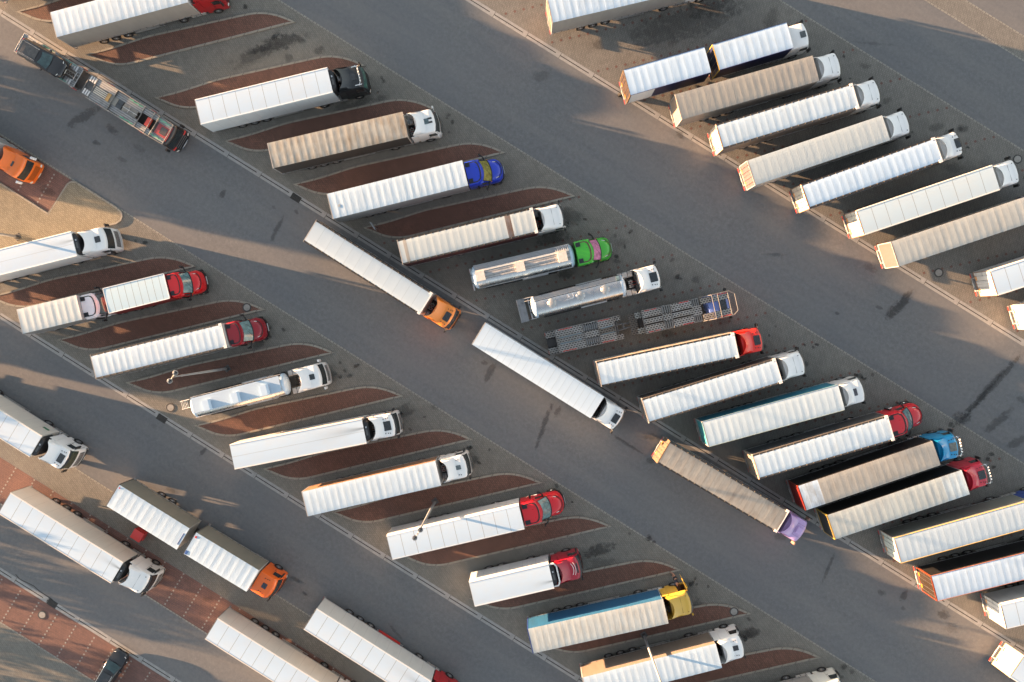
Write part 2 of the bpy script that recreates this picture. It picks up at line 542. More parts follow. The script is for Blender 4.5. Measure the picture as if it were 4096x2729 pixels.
def island(s0, t0):
    outer = [(x + s0, y + t0) for x, y in ISL_S]
    inner = inset(outer, .2)
    n = len(outer)
    mb = MB()
    vs = [(x, y, .002) for x, y in outer] + [(x, y, .12) for x, y in outer] + [(x, y, .12) for x, y in inner] + [(x, y, .07) for x, y in inner]
    fs = []
    for lv in range(3):
        fs += [(lv * n + k, lv * n + (k + 1) % n, (lv + 1) * n + (k + 1) % n, (lv + 1) * n + k) for k in range(n)]
    mb.add(vs, fs)
    o = mb.obj('kerb', CURB); o.rotation_euler = (0, 0, R(LANE)); tag(o, kind='structure')
    o = MB().add([(x, y, .10) for x, y in inner], [tuple(range(n))]).obj('paved_island', RED)
    o.rotation_euler = (0, 0, R(LANE)); tag(o, kind='structure')
for k in range(-1, 6): island(-62.7 + 8.53 * k, -1.05)
for k in range(-1, 9): island(-41.35 + 8.53 * k, -28.08)

# raised corner pavement and red lot at the left edge
walk = [(-48.91, -13.5), (-48.65, -13.05), (-48.2, -12.82), (-43.0, -12.84), (-42.45, -12.98), (-42.1, -13.35), (-42.02, -13.8), (-42.25, -14.35), (-43.14, -15.2), (-44.2, -17.0), (-54.2, -27.4), (-90, -27.4), (-90, -17.2), (-55, -17.16), (-49.05, -17.2)]
sheet('raised_pavement', inset(walk[::-1], .16)[::-1], .11, COB_G, .1)
mb = MB()
ins = inset(walk[::-1], .16)[::-1]
n = len(walk)
vs = [(x, y, .0) for x, y in walk] + [(x, y, .115) for x, y in walk] + [(x, y, .115) for x, y in ins]
mb.add(vs, [(l * n + k, (l + 1) * n + k, (l + 1) * n + (k + 1) % n, l * n + (k + 1) % n) for l in range(2) for k in range(n)])
o = mb.obj('kerb', CURB); o.rotation_euler = (0, 0, R(LANE)); tag(o, kind='structure')
sheet('red_parking_strip', [(-90, -17.12), (-55, -17.1), (-49.1, -17.1), (-48.86, -13.2), (-48.5, -12.98), (-90, -12.98)], .008, RED_LOT)
# the strip beside the lower lane is raised by a kerb
MARK = plain((.30, .275, .25), .8)
def dashes(s_list, t0, t1, z=.012):
    mb = MB()
    for s in s_list:
        t = t0
        while t < t1:
            for dx in (-.08,):
                mb.add([(s + dx, t, z), (s + dx + .16, t, z), (s + dx + .16, t + .17, z), (s + dx, t + .17, z)], [(0, 1, 2, 3)])
            t += .42
    o = mb.obj('bay_marking', MARK); o.rotation_euler = (0, 0, R(LANE)); tag(o, kind='structure')
dashes([-17.07 + 2.34 * k for k in range(-24, 12)], -46.0, -42.1)
dashes([-30.95 + 2.33 * k for k in range(-16, 16)], -57.0, -52.8)
dashes([-50.6, -53.0], -16.9, -13.2)
REDSTONE = plain((.145, .082, .07), .8)
def stones(rows, t0, t1):
    mb = MB()
    for c in rows:
        t = t0
        while t < t1:
            s = c + t
            mb.add([(s - .16, t - .06, .009), (s + .05, t - .16, .009), (s + .16, t + .06, .009), (s - .05, t + .16, .009)], [(0, 1, 2, 3)])
            t += .665
    o = mb.obj('bay_marking', REDSTONE); o.rotation_euler = (0, 0, R(LANE)); tag(o, kind='structure')
stones([-38.8 + 5.6 * k for k in range(-4, 16)], 25.41, 40.8)
stones([-10.44 + 5.65 * k for k in range(-1, 11)], -1.2, 13.9)

STAINS = [(-46.84,21.38,4.22,1.10,32,0.55),(-43.82,20.05,1.44,0.90,-42,0.50),(-45.51,18.64,0.89,0.45,-22,0.50),(-42.78,16.89,0.94,0.40,-24,0.35),(-41.00,18.07,1.40,0.60,-27,0.25),(-32.24,13.29,1.27,0.50,-124,0.60),(-50.73,13.61,1.66,1.00,-32,0.50),(-26.56,9.59,2.87,0.50,-115,0.50),(-26.81,11.87,0.45,0.30,-53,0.40),(-24.50,11.38,0.43,0.30,-59,0.50),(-26.35,28.76,6.26,1.70,14,0.75),(-28.78,27.52,5.53,1.60,24,0.45),(-25.20,27.31,1.17,0.80,-51,0.40),(-21.97,28.06,1.06,0.90,-0,0.50),(-26.47,29.72,1.29,0.50,54,0.50),(-18.53,22.27,5.19,1.30,15,0.50),(-15.55,23.10,1.23,0.70,15,0.40),(15.55,30.40,12.49,4.00,16,0.50),(18.52,32.21,5.55,2.50,15,0.45),(6.69,28.35,1.47,1.00,-8,0.40),(1.00,25.24,1.68,1.20,-0,0.30),(15.24,19.16,0.86,0.80,-23,0.50),(37.69,1.64,3.98,1.10,46,0.80),(35.59,1.40,0.66,0.30,-21,0.50),(31.32,0.84,0.38,0.25,-22,0.60),(34.66,5.44,1.58,0.80,-24,0.30),(25.07,6.84,3.01,0.30,-3,0.35),(46.36,-7.29,8.27,0.60,50,0.65),(47.26,-6.60,8.84,0.60,49,0.65),(44.13,-9.97,1.95,1.50,12,0.70),(47.80,-10.25,3.89,0.90,42,0.50),(49.66,-12.41,2.19,0.90,29,0.45),(50.08,-8.03,0.97,0.60,-21,0.40),(2.11,8.57,3.74,1.80,12,0.70),(3.98,10.86,2.92,1.80,-17,0.45),(3.56,4.89,1.65,1.00,18,0.65),(9.16,8.19,1.47,1.00,7,0.25),(8.81,6.18,0.69,0.40,-7,0.50),(14.08,-1.31,1.24,0.80,-4,0.50),(19.77,0.05,1.72,1.00,11,0.35),(16.87,4.27,1.07,0.70,-0,0.40),(1.27,-10.89,5.31,0.50,-110,0.60),(2.67,-9.46,1.26,0.55,-112,0.50),(10.01,-12.81,4.02,0.30,-32,0.50),(12.60,-12.01,2.35,0.80,-7,0.35),(12.37,-14.47,0.79,0.60,-7,0.40),(30.75,-25.46,3.97,0.30,-112,0.45),(38.49,-28.32,1.77,0.60,-113,0.60),(36.22,-28.07,0.77,0.60,-40,0.50),(42.57,-30.26,1.10,1.00,6,0.55),(38.45,-29.66,0.47,0.40,-26,0.40),(43.37,-31.69,1.33,1.20,-9,0.25),(22.99,-32.38,1.38,1.30,10,0.60),(25.74,-22.27,1.34,1.00,0,0.35),(7.01,-23.87,3.85,1.30,18,0.75),(7.26,-25.59,3.84,2.00,10,0.40),(22.44,-32.45,1.95,1.20,11,0.55),(17.16,-29.37,1.25,1.50,-14,0.50),(16.30,-27.35,1.37,1.20,-18,0.30),(-4.31,-5.24,2.26,0.70,-117,0.50),(-4.92,-4.30,0.62,0.50,-9,0.45),(-13.17,-9.41,2.45,1.60,27,0.50),(-6.09,-14.47,1.24,1.00,-9,0.45),(-20.70,-5.66,1.32,1.00,-42,0.50),(-10.11,-8.91,0.85,0.60,-26,0.30),(-34.54,-13.70,1.13,0.40,47,0.60),(-38.01,-17.80,0.94,0.50,-26,0.50),(-28.61,-2.40,1.33,1.00,26,0.55),(-39.74,-11.03,0.71,0.40,-14,0.20),(-23.84,-28.72,0.61,0.35,-45,0.65),(-24.67,-27.24,1.67,0.40,-22,0.45),(-14.30,-32.64,2.22,0.25,-50,0.40),(-42.72,8.20,1.26,1.00,9,0.55),(-43.12,5.76,4.40,1.30,-6,0.35),(-37.33,1.77,1.91,0.80,9,0.35),(-26.74,29.37,0.56,0.50,23,0.50),(-34.20,-29.34,1.06,0.60,-9,0.40),(-43.50,-36.88,0.53,0.30,1,0.20),(34.00,25.99,1.25,0.60,-8,0.40),(36.10,22.43,0.98,0.60,31,0.40),(41.12,19.74,1.59,0.80,11,0.40),(43.71,19.55,1.16,0.90,9,0.50),(34.73,28.22,4.50,0.25,-5,0.25),(24.40,30.91,2.28,1.20,65,0.35),(42.94,15.65,1.83,1.30,5,0.40)]
for k, (x, y, l, w, a, st) in enumerate(STAINS):
    l, w = l * 1.25 + .2, w * 1.15 + .15
    o = MB().grid(lambda u, v: ((u - .5) * l, (v - .5) * w, 0), 1, 1).obj('oil_stain', stain_mat(round(min(.7, st * .57), 2), k % 7))
    o.location = (x, y, .014 + .0004 * k); o.rotation_euler = (0, 0, R(a)); tag(o, kind='structure')
# the two largest patches darken the bay beside the top edge trailer
CRACK = [(-54.83, -26.89), (-54.39, -27.45), (-53.64, -27.76), (-52.89, -28.13), (-52.27, -28.69), (-51.52, -29.18), (-51.02, -29.49), (-50.65, -29.93), (-50.21, -30.2)]
mb = MB()
for (a, b) in zip(CRACK, CRACK[1:]):
    d = (Vector(b) - Vector(a)).normalized(); nn = Vector((-d.y, d.x)) * .035
    mb.add([(*(Vector(a) - nn), .01), (*(Vector(b) - nn), .01), (*(Vector(b) + nn), .01), (*(Vector(a) + nn), .01)], [(0, 1, 2, 3)])
tag(mb.obj('asphalt_crack', SLOT), kind='structure')

def manhole(x, y, label, z=.012, r=.47):
    t = thing('manhole_cover', (x, y, z), 0, label, 'manhole cover', 'round manhole covers')
    cached('mh_ring', 'frame_ring', t, None, lambda: MB().lathe([(.34, .012), (.36, .022), (.46, .022), (.47, 0)], 28, 'z').mesh('frame_ring', plain((.05, .05, .05), .7)))
    cached('mh_lid', 'lid', t, None, lambda: MB().lathe([(.34, 0), (.34, .02), (.001, .022)], 28, 'z').mesh('lid', concrete((.27, .265, .25))))
manhole(-29.75, 1.44, 'round manhole cover on the red island above the dark red bonneted truck', .105)
manhole(-37.98, -9.08, 'round manhole cover on sunlit grey paving left of the silver tanker tail')
manhole(21.03, -30.15, 'round manhole cover on the red island ahead of the yellow cab', .105)
manhole(41.59, 4.96, 'dark rimmed manhole cover between parked trailers at the right edge')
manhole(-52.04, -31.22, 'round manhole cover on the red parking strip beyond the lowest drain')
manhole(49.34, 16.47, 'manhole cover just in front of a smooth white cab, upper right')
GRATE = plain((.012, .012, .012), .6)
def grate(x, y, label):
    t = thing('drain_grate', (x, y, .013), LANE, label, 'drain grate', 'dark drain grates in the gutter strips')
    cached('gr_f', 'grate_frame', t, None, lambda: MB().box(-.55, .55, -.33, .33, -.005, .004).mesh('grate_frame', GRATE))
    def bars():
        mb = MB()
        for k in range(9): mb.box(-.5 + k * .12, -.45 + k * .12, -.29, .29, .004, .02)
        return mb.mesh('grate_bars', plain((.045, .043, .04), .5))
    cached('gr_b', 'grate_bars', t, None, bars)
grate(-24.54, 12.84, 'dark drain grate in the gutter below the blue bonneted truck trailer')
grate(-38.92, -10.23, 'dark drain grate in the gutter near the silver tanker tail')
grate(-50.94, -29.99, 'dark drain grate in the gutter beside the red parking strip')

# ------------------------------------------------------------------ vehicle parts
def tx(x=0, y=0, z=0, rz=0.0): return Matrix.Translation((x, y, z)) @ Matrix.Rotation(R(rz), 4, 'Z')

def wheel(parent, x, y, r=.5, w=.3, side=1, T=None, rimc='steel', steer=0):
    M = (T or Matrix()) @ tx(x, y, r, (0 if side > 0 else 180) + steer)
    def tyre():
        return MB().lathe([(r * .56, -w / 2), (r * .9, -w / 2), (r * .985, -w * .36), (r, -w * .2), (r, w * .2), (r * .985, w * .36), (r * .9, w / 2), (r * .6, w / 2 - .01), (r * .56, w / 2 - .04)], 28).mesh('tyre', RUBBER, True)
    def rim():
        mb = MB().lathe([(r * .57, w / 2 - .03), (r * .55, w / 2 - .06), (r * .44, w / 2 - .10), (r * .3, w / 2 - .05), (r * .22, w / 2 - .03), (r * .17, w / 2 + .02), (.001, w / 2 + .03)], 24)
        for k in range(8):
            a = 2 * PI * k / 8
            mb.box(r * .37 * math.cos(a) - .03, r * .37 * math.cos(a) + .03, w / 2 - .085, w / 2 - .06, r * .37 * math.sin(a) - .03, r * .37 * math.sin(a) + .03, 1)
        return mb.mesh('rim', [STEEL if rimc == 'steel' else (CHROME if rimc == 'chrome' else plain((.5, .5, .49), .4)), BLACK], True)
    t = cached(('tyre', r, w), 'wheel', parent, M, tyre)
    cached(('rim', r, w, rimc), 'rim', t, None, rim)
    return t

def tarp_roof(L, hw, zc, col, seed, sag=.022, nb=None, patches=(), dirt=alb(214, 208, 200), amt=.25, wr=.5, quilt=False, cap=None, cond=None):
    nb = nb or max(6, round(L / .69))
    rr = random.Random(seed)
    bows = [L * k / nb for k in range(nb + 1)]
    depth = [.45 * sag * rr.uniform(.5, 1.4) for _ in range(nb)]
    skew = [rr.uniform(-.08, .08) for _ in range(nb)]
    sp = round(L / nb, 4)
    amt = round(amt * rr.uniform(.8, 1.9), 3)
    mats = [tarp(col, dirt, amt, wr, float(seed % 9), sp)]
    for (_, _, pc) in patches: mats.append(tarp(pc, dirt, amt, wr * .9, float(seed % 5), sp))
    NV, NS = 10, 6
    mb = MB()
    xs = []
    for k in range(nb):
        for q in range(NS): xs.append((k, q / NS))
    xs.append((nb - 1, 1.0))
    def z(k, u, v):
        y = abs(2 * v - 1)
        d = depth[k] * (math.sin(PI * min(1, max(0, u + skew[k] * math.sin(PI * u)))) ** .8)
        e = 1 - y ** 4
        if quilt:
            d *= 1.2; e = min(1, abs(math.sin(PI * (2 * v - 1))) * 1.15)
        return zc - d * (.25 + .75 * e) + .03 * (1 - y * y) - (.02 if y > .98 else 0)
    vs = [(bows[k] + u * (bows[k + 1] - bows[k]), (2 * j / NV - 1) * hw, z(k, u, j / NV)) for k, u in xs for j in range(NV + 1)]
    W = NV + 1
    for i in range(len(xs) - 1):
        xm = (vs[i * W][0] + vs[(i + 1) * W][0]) / 2 / L
        mi = 0
        for q, (a, b, _) in enumerate(patches):
            if a <= xm <= b: mi = q + 1
        o = len(mb.v)
        mb.add(vs[i * W:(i + 2) * W], [(j, W + j, W + j + 1, j + 1) for j in range(NV)], mi)
    return mb.mesh('tarp_roof', mats, False)

def weld(me):
    import bmesh
    b = bmesh.new(); b.from_mesh(me)
    bmesh.ops.remove_doubles(b, verts=b.verts, dist=.0005)
    for f in b.faces: f.smooth = True
    b.to_mesh(me); b.free()
    return me

def rear_end(root, z0, z1, col, frame, split=True, lamps=True, tarp_rear=False):
    """two rear doors with lock bars, and the bumper with its lamps"""
    if tarp_rear:
        tag(MB().box(-.03, .0, -1.24, 1.24, z0, z1).obj('rear_curtain', curtain(col), root))
    else:
        for sgn in (-1, 1):
            d = MB().box(-.035, .0, min(.012 * sgn, 1.2 * sgn), max(.012 * sgn, 1.2 * sgn), z0 + .05, z1 - .07).obj('rear_door', paint(col, .4, .2), root)
            mb = MB()
            for yy in (.35, .85):
                mb.bar((-.06, sgn * yy, z0 - .02), (-.06, sgn * yy, z1 - .04), .02, 6)
                for zz in (z0 + .2, (z0 + z1) / 2, z1 - .2): mb.box(-.075, -.03, sgn * yy - .05, sgn * yy + .05, zz - .03, zz + .03)
            for zz in (z0 + .4, (z0 + z1) / 2, z1 - .4): mb.box(-.05, -.03, sgn * 1.02 - .16, sgn * 1.02 + .16, zz - .02, zz + .02)
            mb.obj('lock_bar', STEEL, d)
            MB().box(-.05, -.036, sgn * .62 - .2, sgn * .62 + .2, z0 + .12, z0 + .3).obj('reflective_plate', AMBER, d)
    mb = MB()
    mb.box(-.05, .06, -1.275, -1.2, z0 - .1, z1); mb.box(-.05, .06, 1.2, 1.275, z0 - .1, z1)
    mb.box(-.05, .06, -1.2, 1.2, z1 - .07, z1 - .002); mb.box(-.05, .06, -1.2, 1.2, z0 - .1, z0 + .05)
    mb.obj('rear_frame', paint(frame, .4, .2), root)
    b = MB().box(-.1, .12, -1.2, 1.2, .5, .66).box(-.02, .1, -.7, -.6, .6, 1.0).box(-.02, .1, .6, .7, .6, 1.0).obj('rear_bumper', plain((.3, .3, .3), .5), root)
    for sgn in (-1, 1):
        MB().box(-.13, -.1, sgn * .95 - .22, sgn * .95 + .22, .52, .65).obj('tail_light', LAMPRED, b)
    MB().box(-.125, -.1, -.26, .26, .53, .64).obj('number_plate', plain((.6, .6, .57), .5), b)

def running_gear(root, L, wheels=(3.0, 4.3, 5.6), guard=True, box=True, legs=True, pallet=None, skirt=None, rim='steel'):
    mb = MB().box(.2, L - .2, -.55, -.4, .85, 1.05).box(.2, L - .2, .4, .55, .85, 1.05)
    k = .4
    while k < L - .3:
        mb.box(k, k + .1, -1.22, 1.22, .96, 1.06); k += 1.1
    for x in wheels: mb.bar((x, -1.1, .5), (x, 1.1, .5), .08, 8)
    mb.obj('chassis', CHASSIS, root)
    for x in wheels:
        for s in (-1, 1): wheel(root, x, s * 1.1, .5, .32, s, rimc=rim)
    if wheels:
        mb = MB()
        for s in (-1, 1):
            for x in wheels:
                pts = [(x + .6 * math.cos(a), .5 + .6 * math.sin(a)) for a in [PI * q / 10 for q in range(2, 9)]]
                for (xa, za), (xb, zb) in zip(pts, pts[1:]):
                    mb.add([(xa, s * .92, za), (xb, s * .92, zb), (xb, s * 1.26, zb), (xa, s * 1.26, za)], [(0, 1, 2, 3)])
        mb.obj('mudguard', BLACK, root)
    if guard and L > 9:
        for s in (-1, 1):
            a, b = wheels[-1] + .8, L - 4.0
            mb = MB()
            for zz in (.5, .85): mb.box(a, b, s * 1.22 - .02, s * 1.22 + .02, zz, zz + .1)
            for q in range(4):
                xx = a + .1 + (b - a - .2) * q / 3
                mb.box(xx - .03, xx + .03, s * 1.18 - .02, s * 1.18 + .02, .5, 1.0)
            mb.obj('side_guard', ALU, root)
    if box and L > 9:
        for s in ((1, -1) if box is True else (box,)):
            MB().box(wheels[-1] + 1.0, wheels[-1] + 3.4, s * 1.0 - .2, s * 1.0 + .2, .48, .92).obj('pallet_box', plain((.33, .33, .32), .5), root)
    if legs and L > 9:
        mb = MB()
        for s in (-1, 1): mb.box(L - 3.0, L - 2.86, s * .75 - .07, s * .75 + .07, .35, 1.0).box(L - 3.1, L - 2.76, s * .75 - .14, s * .75 + .14, .3, .36)
        mb.obj('landing_leg', CHASSIS, root)
    if skirt:
        for s in (-1, 1):
            x0 = wheels[-1] + .75
            MB().box(x0, x0 + 2.6, s * 1.25 - .015, s * 1.25 + .015, .4, 1.1).obj('side_skirt', paint(skirt), root)

def tarp_trailer(root, L, roof=WHITE, side=(.3, .29, .28), side2=None, rail=None, rear=None, frame=None, front=None, seed=1, z0=1.12, zt=4.0, patches=(), sag=.022, amt=.25, wr=.5, nb=None,
                 quilt=False, trim=None, gear=True, rear_tarp=False, pallet=False, wheels=(3.0, 4.3, 5.6), dirt=alb(214, 208, 200), legs=True, soft=(), beard=None, skirt=None, marks=()):
    hw = 1.275
    rw = 1.09 if rail else hw - .01
    key = tarp_roof(L - (.12 if rail else .0), rw, zt - .01, roof, seed, sag, nb, patches, dirt, amt, wr, quilt)
    link('tarp_roof', weld(key), root, Matrix.Translation((.05, 0, 0)))
    if rail:
        for s in (-1, 1):
            r_ = MB().box(0, L, min(s * rw, s * (hw - .02)), max(s * rw, s * (hw - .02)), zt - .2, zt - .035).obj('roof_rail', plain(rail, .5), root)
            mb = MB()
            for k in range(round(L / .69) + 1): mb.box(k * .69 - .03, k * .69 + .03, s * (rw + .06) - .04, s * (rw + .06) + .04, zt - .035, zt - .005)
            mb.obj('roof_runner', plain((.3, .25, .18), .5), r_)
        MB().box(L - .32, L, -1.27, -1.0, zt - .2, zt + .03).box(L - .32, L, 1.0, 1.27, zt - .2, zt + .03).box(L - .1, L, -1.0, 1.0, zt - .2, zt + .02).obj('front_cap', paint((.68, .67, .65), .4, .2), root)
    for s, c in ((-1, side), (1, side2 or side)):
        n = max(8, int(L / .34))
        rr = random.Random(seed * 3 + s)
        ph = rr.uniform(0, 6)
        def fn(u, v):
            b = .012 * math.sin(u * L * 2 * PI / 1.3 + ph) * math.sin(PI * v)
            return (.04 + u * (L - .08), s * (hw - .004 - .012 + b), z0 + v * (zt - .035 - z0))
        c_ = MB().grid(fn, n, 5).obj('side_curtain', curtain(c), root, smooth=True)
        mb = MB()
        for k in range(round(L / .69)):
            mb.box(.3 + k * .69, .34 + k * .69, s * (hw + .002) - .006, s * (hw + .002) + .006, z0 - .12, z0 + .16)
        mb.obj('curtain_strap', plain((.05, .05, .05), .6), c_)
    mb = MB()
    for s in (-1, 1): mb.box(0, L, s * 1.26 - .02, s * 1.26 + .02, z0 - .1, z0)
    mb.obj('side_rail', ALU, root)
    if trim:
        mb = MB()
        for s in (-1, 1): mb.box(0, L, s * (hw + .012) - .012, s * (hw + .012) + .012, zt - .09, zt - .0)
        mb.obj('edge_trim', paint(trim), root)
    MB().box(.1, L - .1, -1.23, 1.23, z0 - .06, z0).box(L - .06, L, -1.25, 1.25, z0, zt - .06).obj('bulkhead', paint(front or (.5, .5, .49), .45, .1), root)
    rear_end(root, z0, zt - .04, rear or side, frame or (.35, .34, .33), tarp_rear=rear_tarp)
    if gear: running_gear(root, L, wheels, legs=legs, box=pallet or True, skirt=skirt)
    for (x, y, w, l, c) in marks:
        MB().box(x - l / 2, x + l / 2, y - w / 2, y + w / 2, zt - .012, zt + .035).obj('roof_mark', paint(c), root)

def fridge(root, L, zt, style='dark', front=None):
    """refrigeration unit on the front wall"""
    x0 = L
    mb = MB()
    rings = []
    for xx, h in ((x0, 1.12), (x0 + .28, 1.02), (x0 + .45, .8)):
        rings.append([(xx, -h, 2.2), (xx, -h, zt - .35), (xx, -h * .86, zt - .12), (xx, h * .86, zt - .12), (xx, h, zt - .35), (xx, h, 2.2)])
    mb.loft(rings)
    f = mb.obj('cooling_unit', plain((.02, .021, .024) if style == 'dark' else (.62, .62, .61), .45), root)
    MB().box(x0 + .12, x0 + .32, -.5, .1, zt - .125, zt - .1).obj('cooling_fan_cover', plain((.10, .10, .10), .6), f)
    MB().box(x0 + .15, x0 + .3, .25, .42, zt - .125, zt - .095).obj('label_plate', plain((.4, .42, .45), .5), f)
    return f

def box_trailer(root, L, roof=alb(243, 243, 242), side=(.60, .63, .65), seam=True, spacing=1.36, spine=False, soot=None, z0=1.1, zt=4.0, rear=None, frame=None, cool='dark', edge=True, gear=True, wheels=(3.0, 4.3, 5.6), skirt=None, box=True, round_edge=False, legs=True, side_rough=.3):
    hw = 1.28
    rm = panel_roof(roof, spacing, 0.0, seam, (L, soot[0], soot[1], soot[2]) if soot else None, spine)
    MB().grid(lambda u, v: (u * L, (2 * v - 1) * (hw - .1), zt - .015 + .02 * (1 - (2 * v - 1) ** 2)), 2, 6).obj('roof_panel', rm, root)
    for s in (-1, 1):
        if round_edge:
            pr = [(hw - .12, zt - .002), (hw - .06, zt - .008), (hw - .015, zt - .06), (hw + .004, zt - .16), (hw + .004, zt - .26), (hw - .04, zt - .26)]
        else:
            pr = [(hw - .11, zt + .006), (hw - .02, zt + .006), (hw + .006, zt - .03), (hw + .006, zt - .16), (hw - .02, zt - .16)]
        MB().loft([[(x, s * y, z) for y, z in pr] for x in (0, L)]).obj('roof_edge', paint(tuple(min(.78, c * 1.04) for c in side), .3, .2), root, smooth=round_edge)
        w = MB().box(0, L, min(s * hw, s * (hw - .06)), max(s * hw, s * (hw - .06)), z0, zt - .1).obj('side_wall', panel_side(side, side_rough), root)
    mb = MB()
    for s in (-1, 1): mb.box(0, L, s * hw - .015, s * hw + .022, z0 - .1, z0 + .02)
    mb.obj('side_rail', ALU, root)
    MB().box(.05, L - .05, -1.22, 1.22, z0 - .06, z0 + .02).box(L - .08, L - .01, -1.22, 1.22, z0, zt - .03).obj('front_wall', paint(side), root)
    rear_end(root, z0, zt - .02, rear or side, frame or (.12, .12, .12))
    if cool: fridge(root, L, zt, cool)
    if gear: running_gear(root, L, wheels, box=box, skirt=skirt, legs=legs)
@memo
def panel_side(col, rough=.3):
    m, nt, p = nmat('panel_side')
    setp(p, col, rough, 0, .15)
    tc = nt.nodes.new('ShaderNodeTexCoord')
    sx = nt.nodes.new('ShaderNodeSeparateXYZ'); nt.links.new(tc.outputs['Object'], sx.inputs[0])
    fr = mth(nt, 'FRACT', mth(nt, 'DIVIDE', mth(nt, 'ADD', sx.outputs[0], 136.0), 1.36))
    n = noise(nt, coords(nt, (1, 1, .3)), 1.3, 6, .65)
    c = mixc(nt, ramp(nt, n, [(.4, 0), (.8, .3)]), col, tuple(x * .68 for x in col))
    c = mixc(nt, mth(nt, 'MULTIPLY', mth(nt, 'LESS_THAN', fr, .02), .4), c, (.2, .2, .2))
    nt.links.new(c, p.inputs['Base Color'])
    return m

# ------------------------------------------------------------------ tractor units
def outline(hw, xr, xf, bow, rc, z, n=7, rr=.05):
    pts = [(xr, hw - rr, z), (xr + rr, hw, z)]
    for k in range(n + 1):
        a = PI / 2 * (1 - k / n)
        y = hw - rc + rc * math.sin(a)
        pts.append((xf - rc + rc * math.cos(a) - bow * (y / hw) ** 2, y, z))
    pts.append((xf - bow * .08, (hw - rc) * .45, z))
    pts.append((xf, 0, z))
    full = pts + [(x, -y, zz) for x, y, zz in pts[-2::-1]]
    return full
def fx(rows, z):
    for a, b in zip(rows, rows[1:]):
        if a[0] <= z <= b[0]:
            t = (z - a[0]) / (b[0] - a[0])
            return [a[k] + t * (b[k] - a[k]) for k in range(5)]
    return list(rows[-1])
def front_patch(rows, z0, z1, yf, off, nz=4, ny=10, corner=False):
    def fn(u, v):
        z = z0 + u * (z1 - z0)
        _, hw, xf, bow, rc = fx(rows, z)
        y = (2 * v - 1) * yf
        x = xf - bow * (y / hw) ** 2
        d = abs(y) - (hw - rc)
        if d > 0: x -= rc - math.sqrt(max(0, rc * rc - d * d))
        return (x + off, y, z)
    return MB().grid(fn, nz, ny)

def mirrors(cab, xf, hw, z, col, T=None):
    for s in (-1, 1):
        mb = MB()
        mb.path([(xf, s * (hw - .05), z + .35), (xf + .08, s * (hw + .22), z + .38)], .025, 6, 1)
        mb.path([(xf, s * (hw - .05), z - .3), (xf + .06, s * (hw + .22), z - .3)], .02, 6, 1)
        mb.loft([[(xf - .02, s * (hw + .1), zz), (xf + .1, s * (hw + .1), zz), (xf + .13, s * (hw + .3), zz), (xf + .06, s * (hw + .37), zz), (xf - .03, s * (hw + .34), zz)] for zz in (z - .38, z - .33, z + .36, z + .42)], 0)
        mb.obj('mirror', [paint(col) if sum(col) > .3 else BLACK, BLACK], cab, T, True)

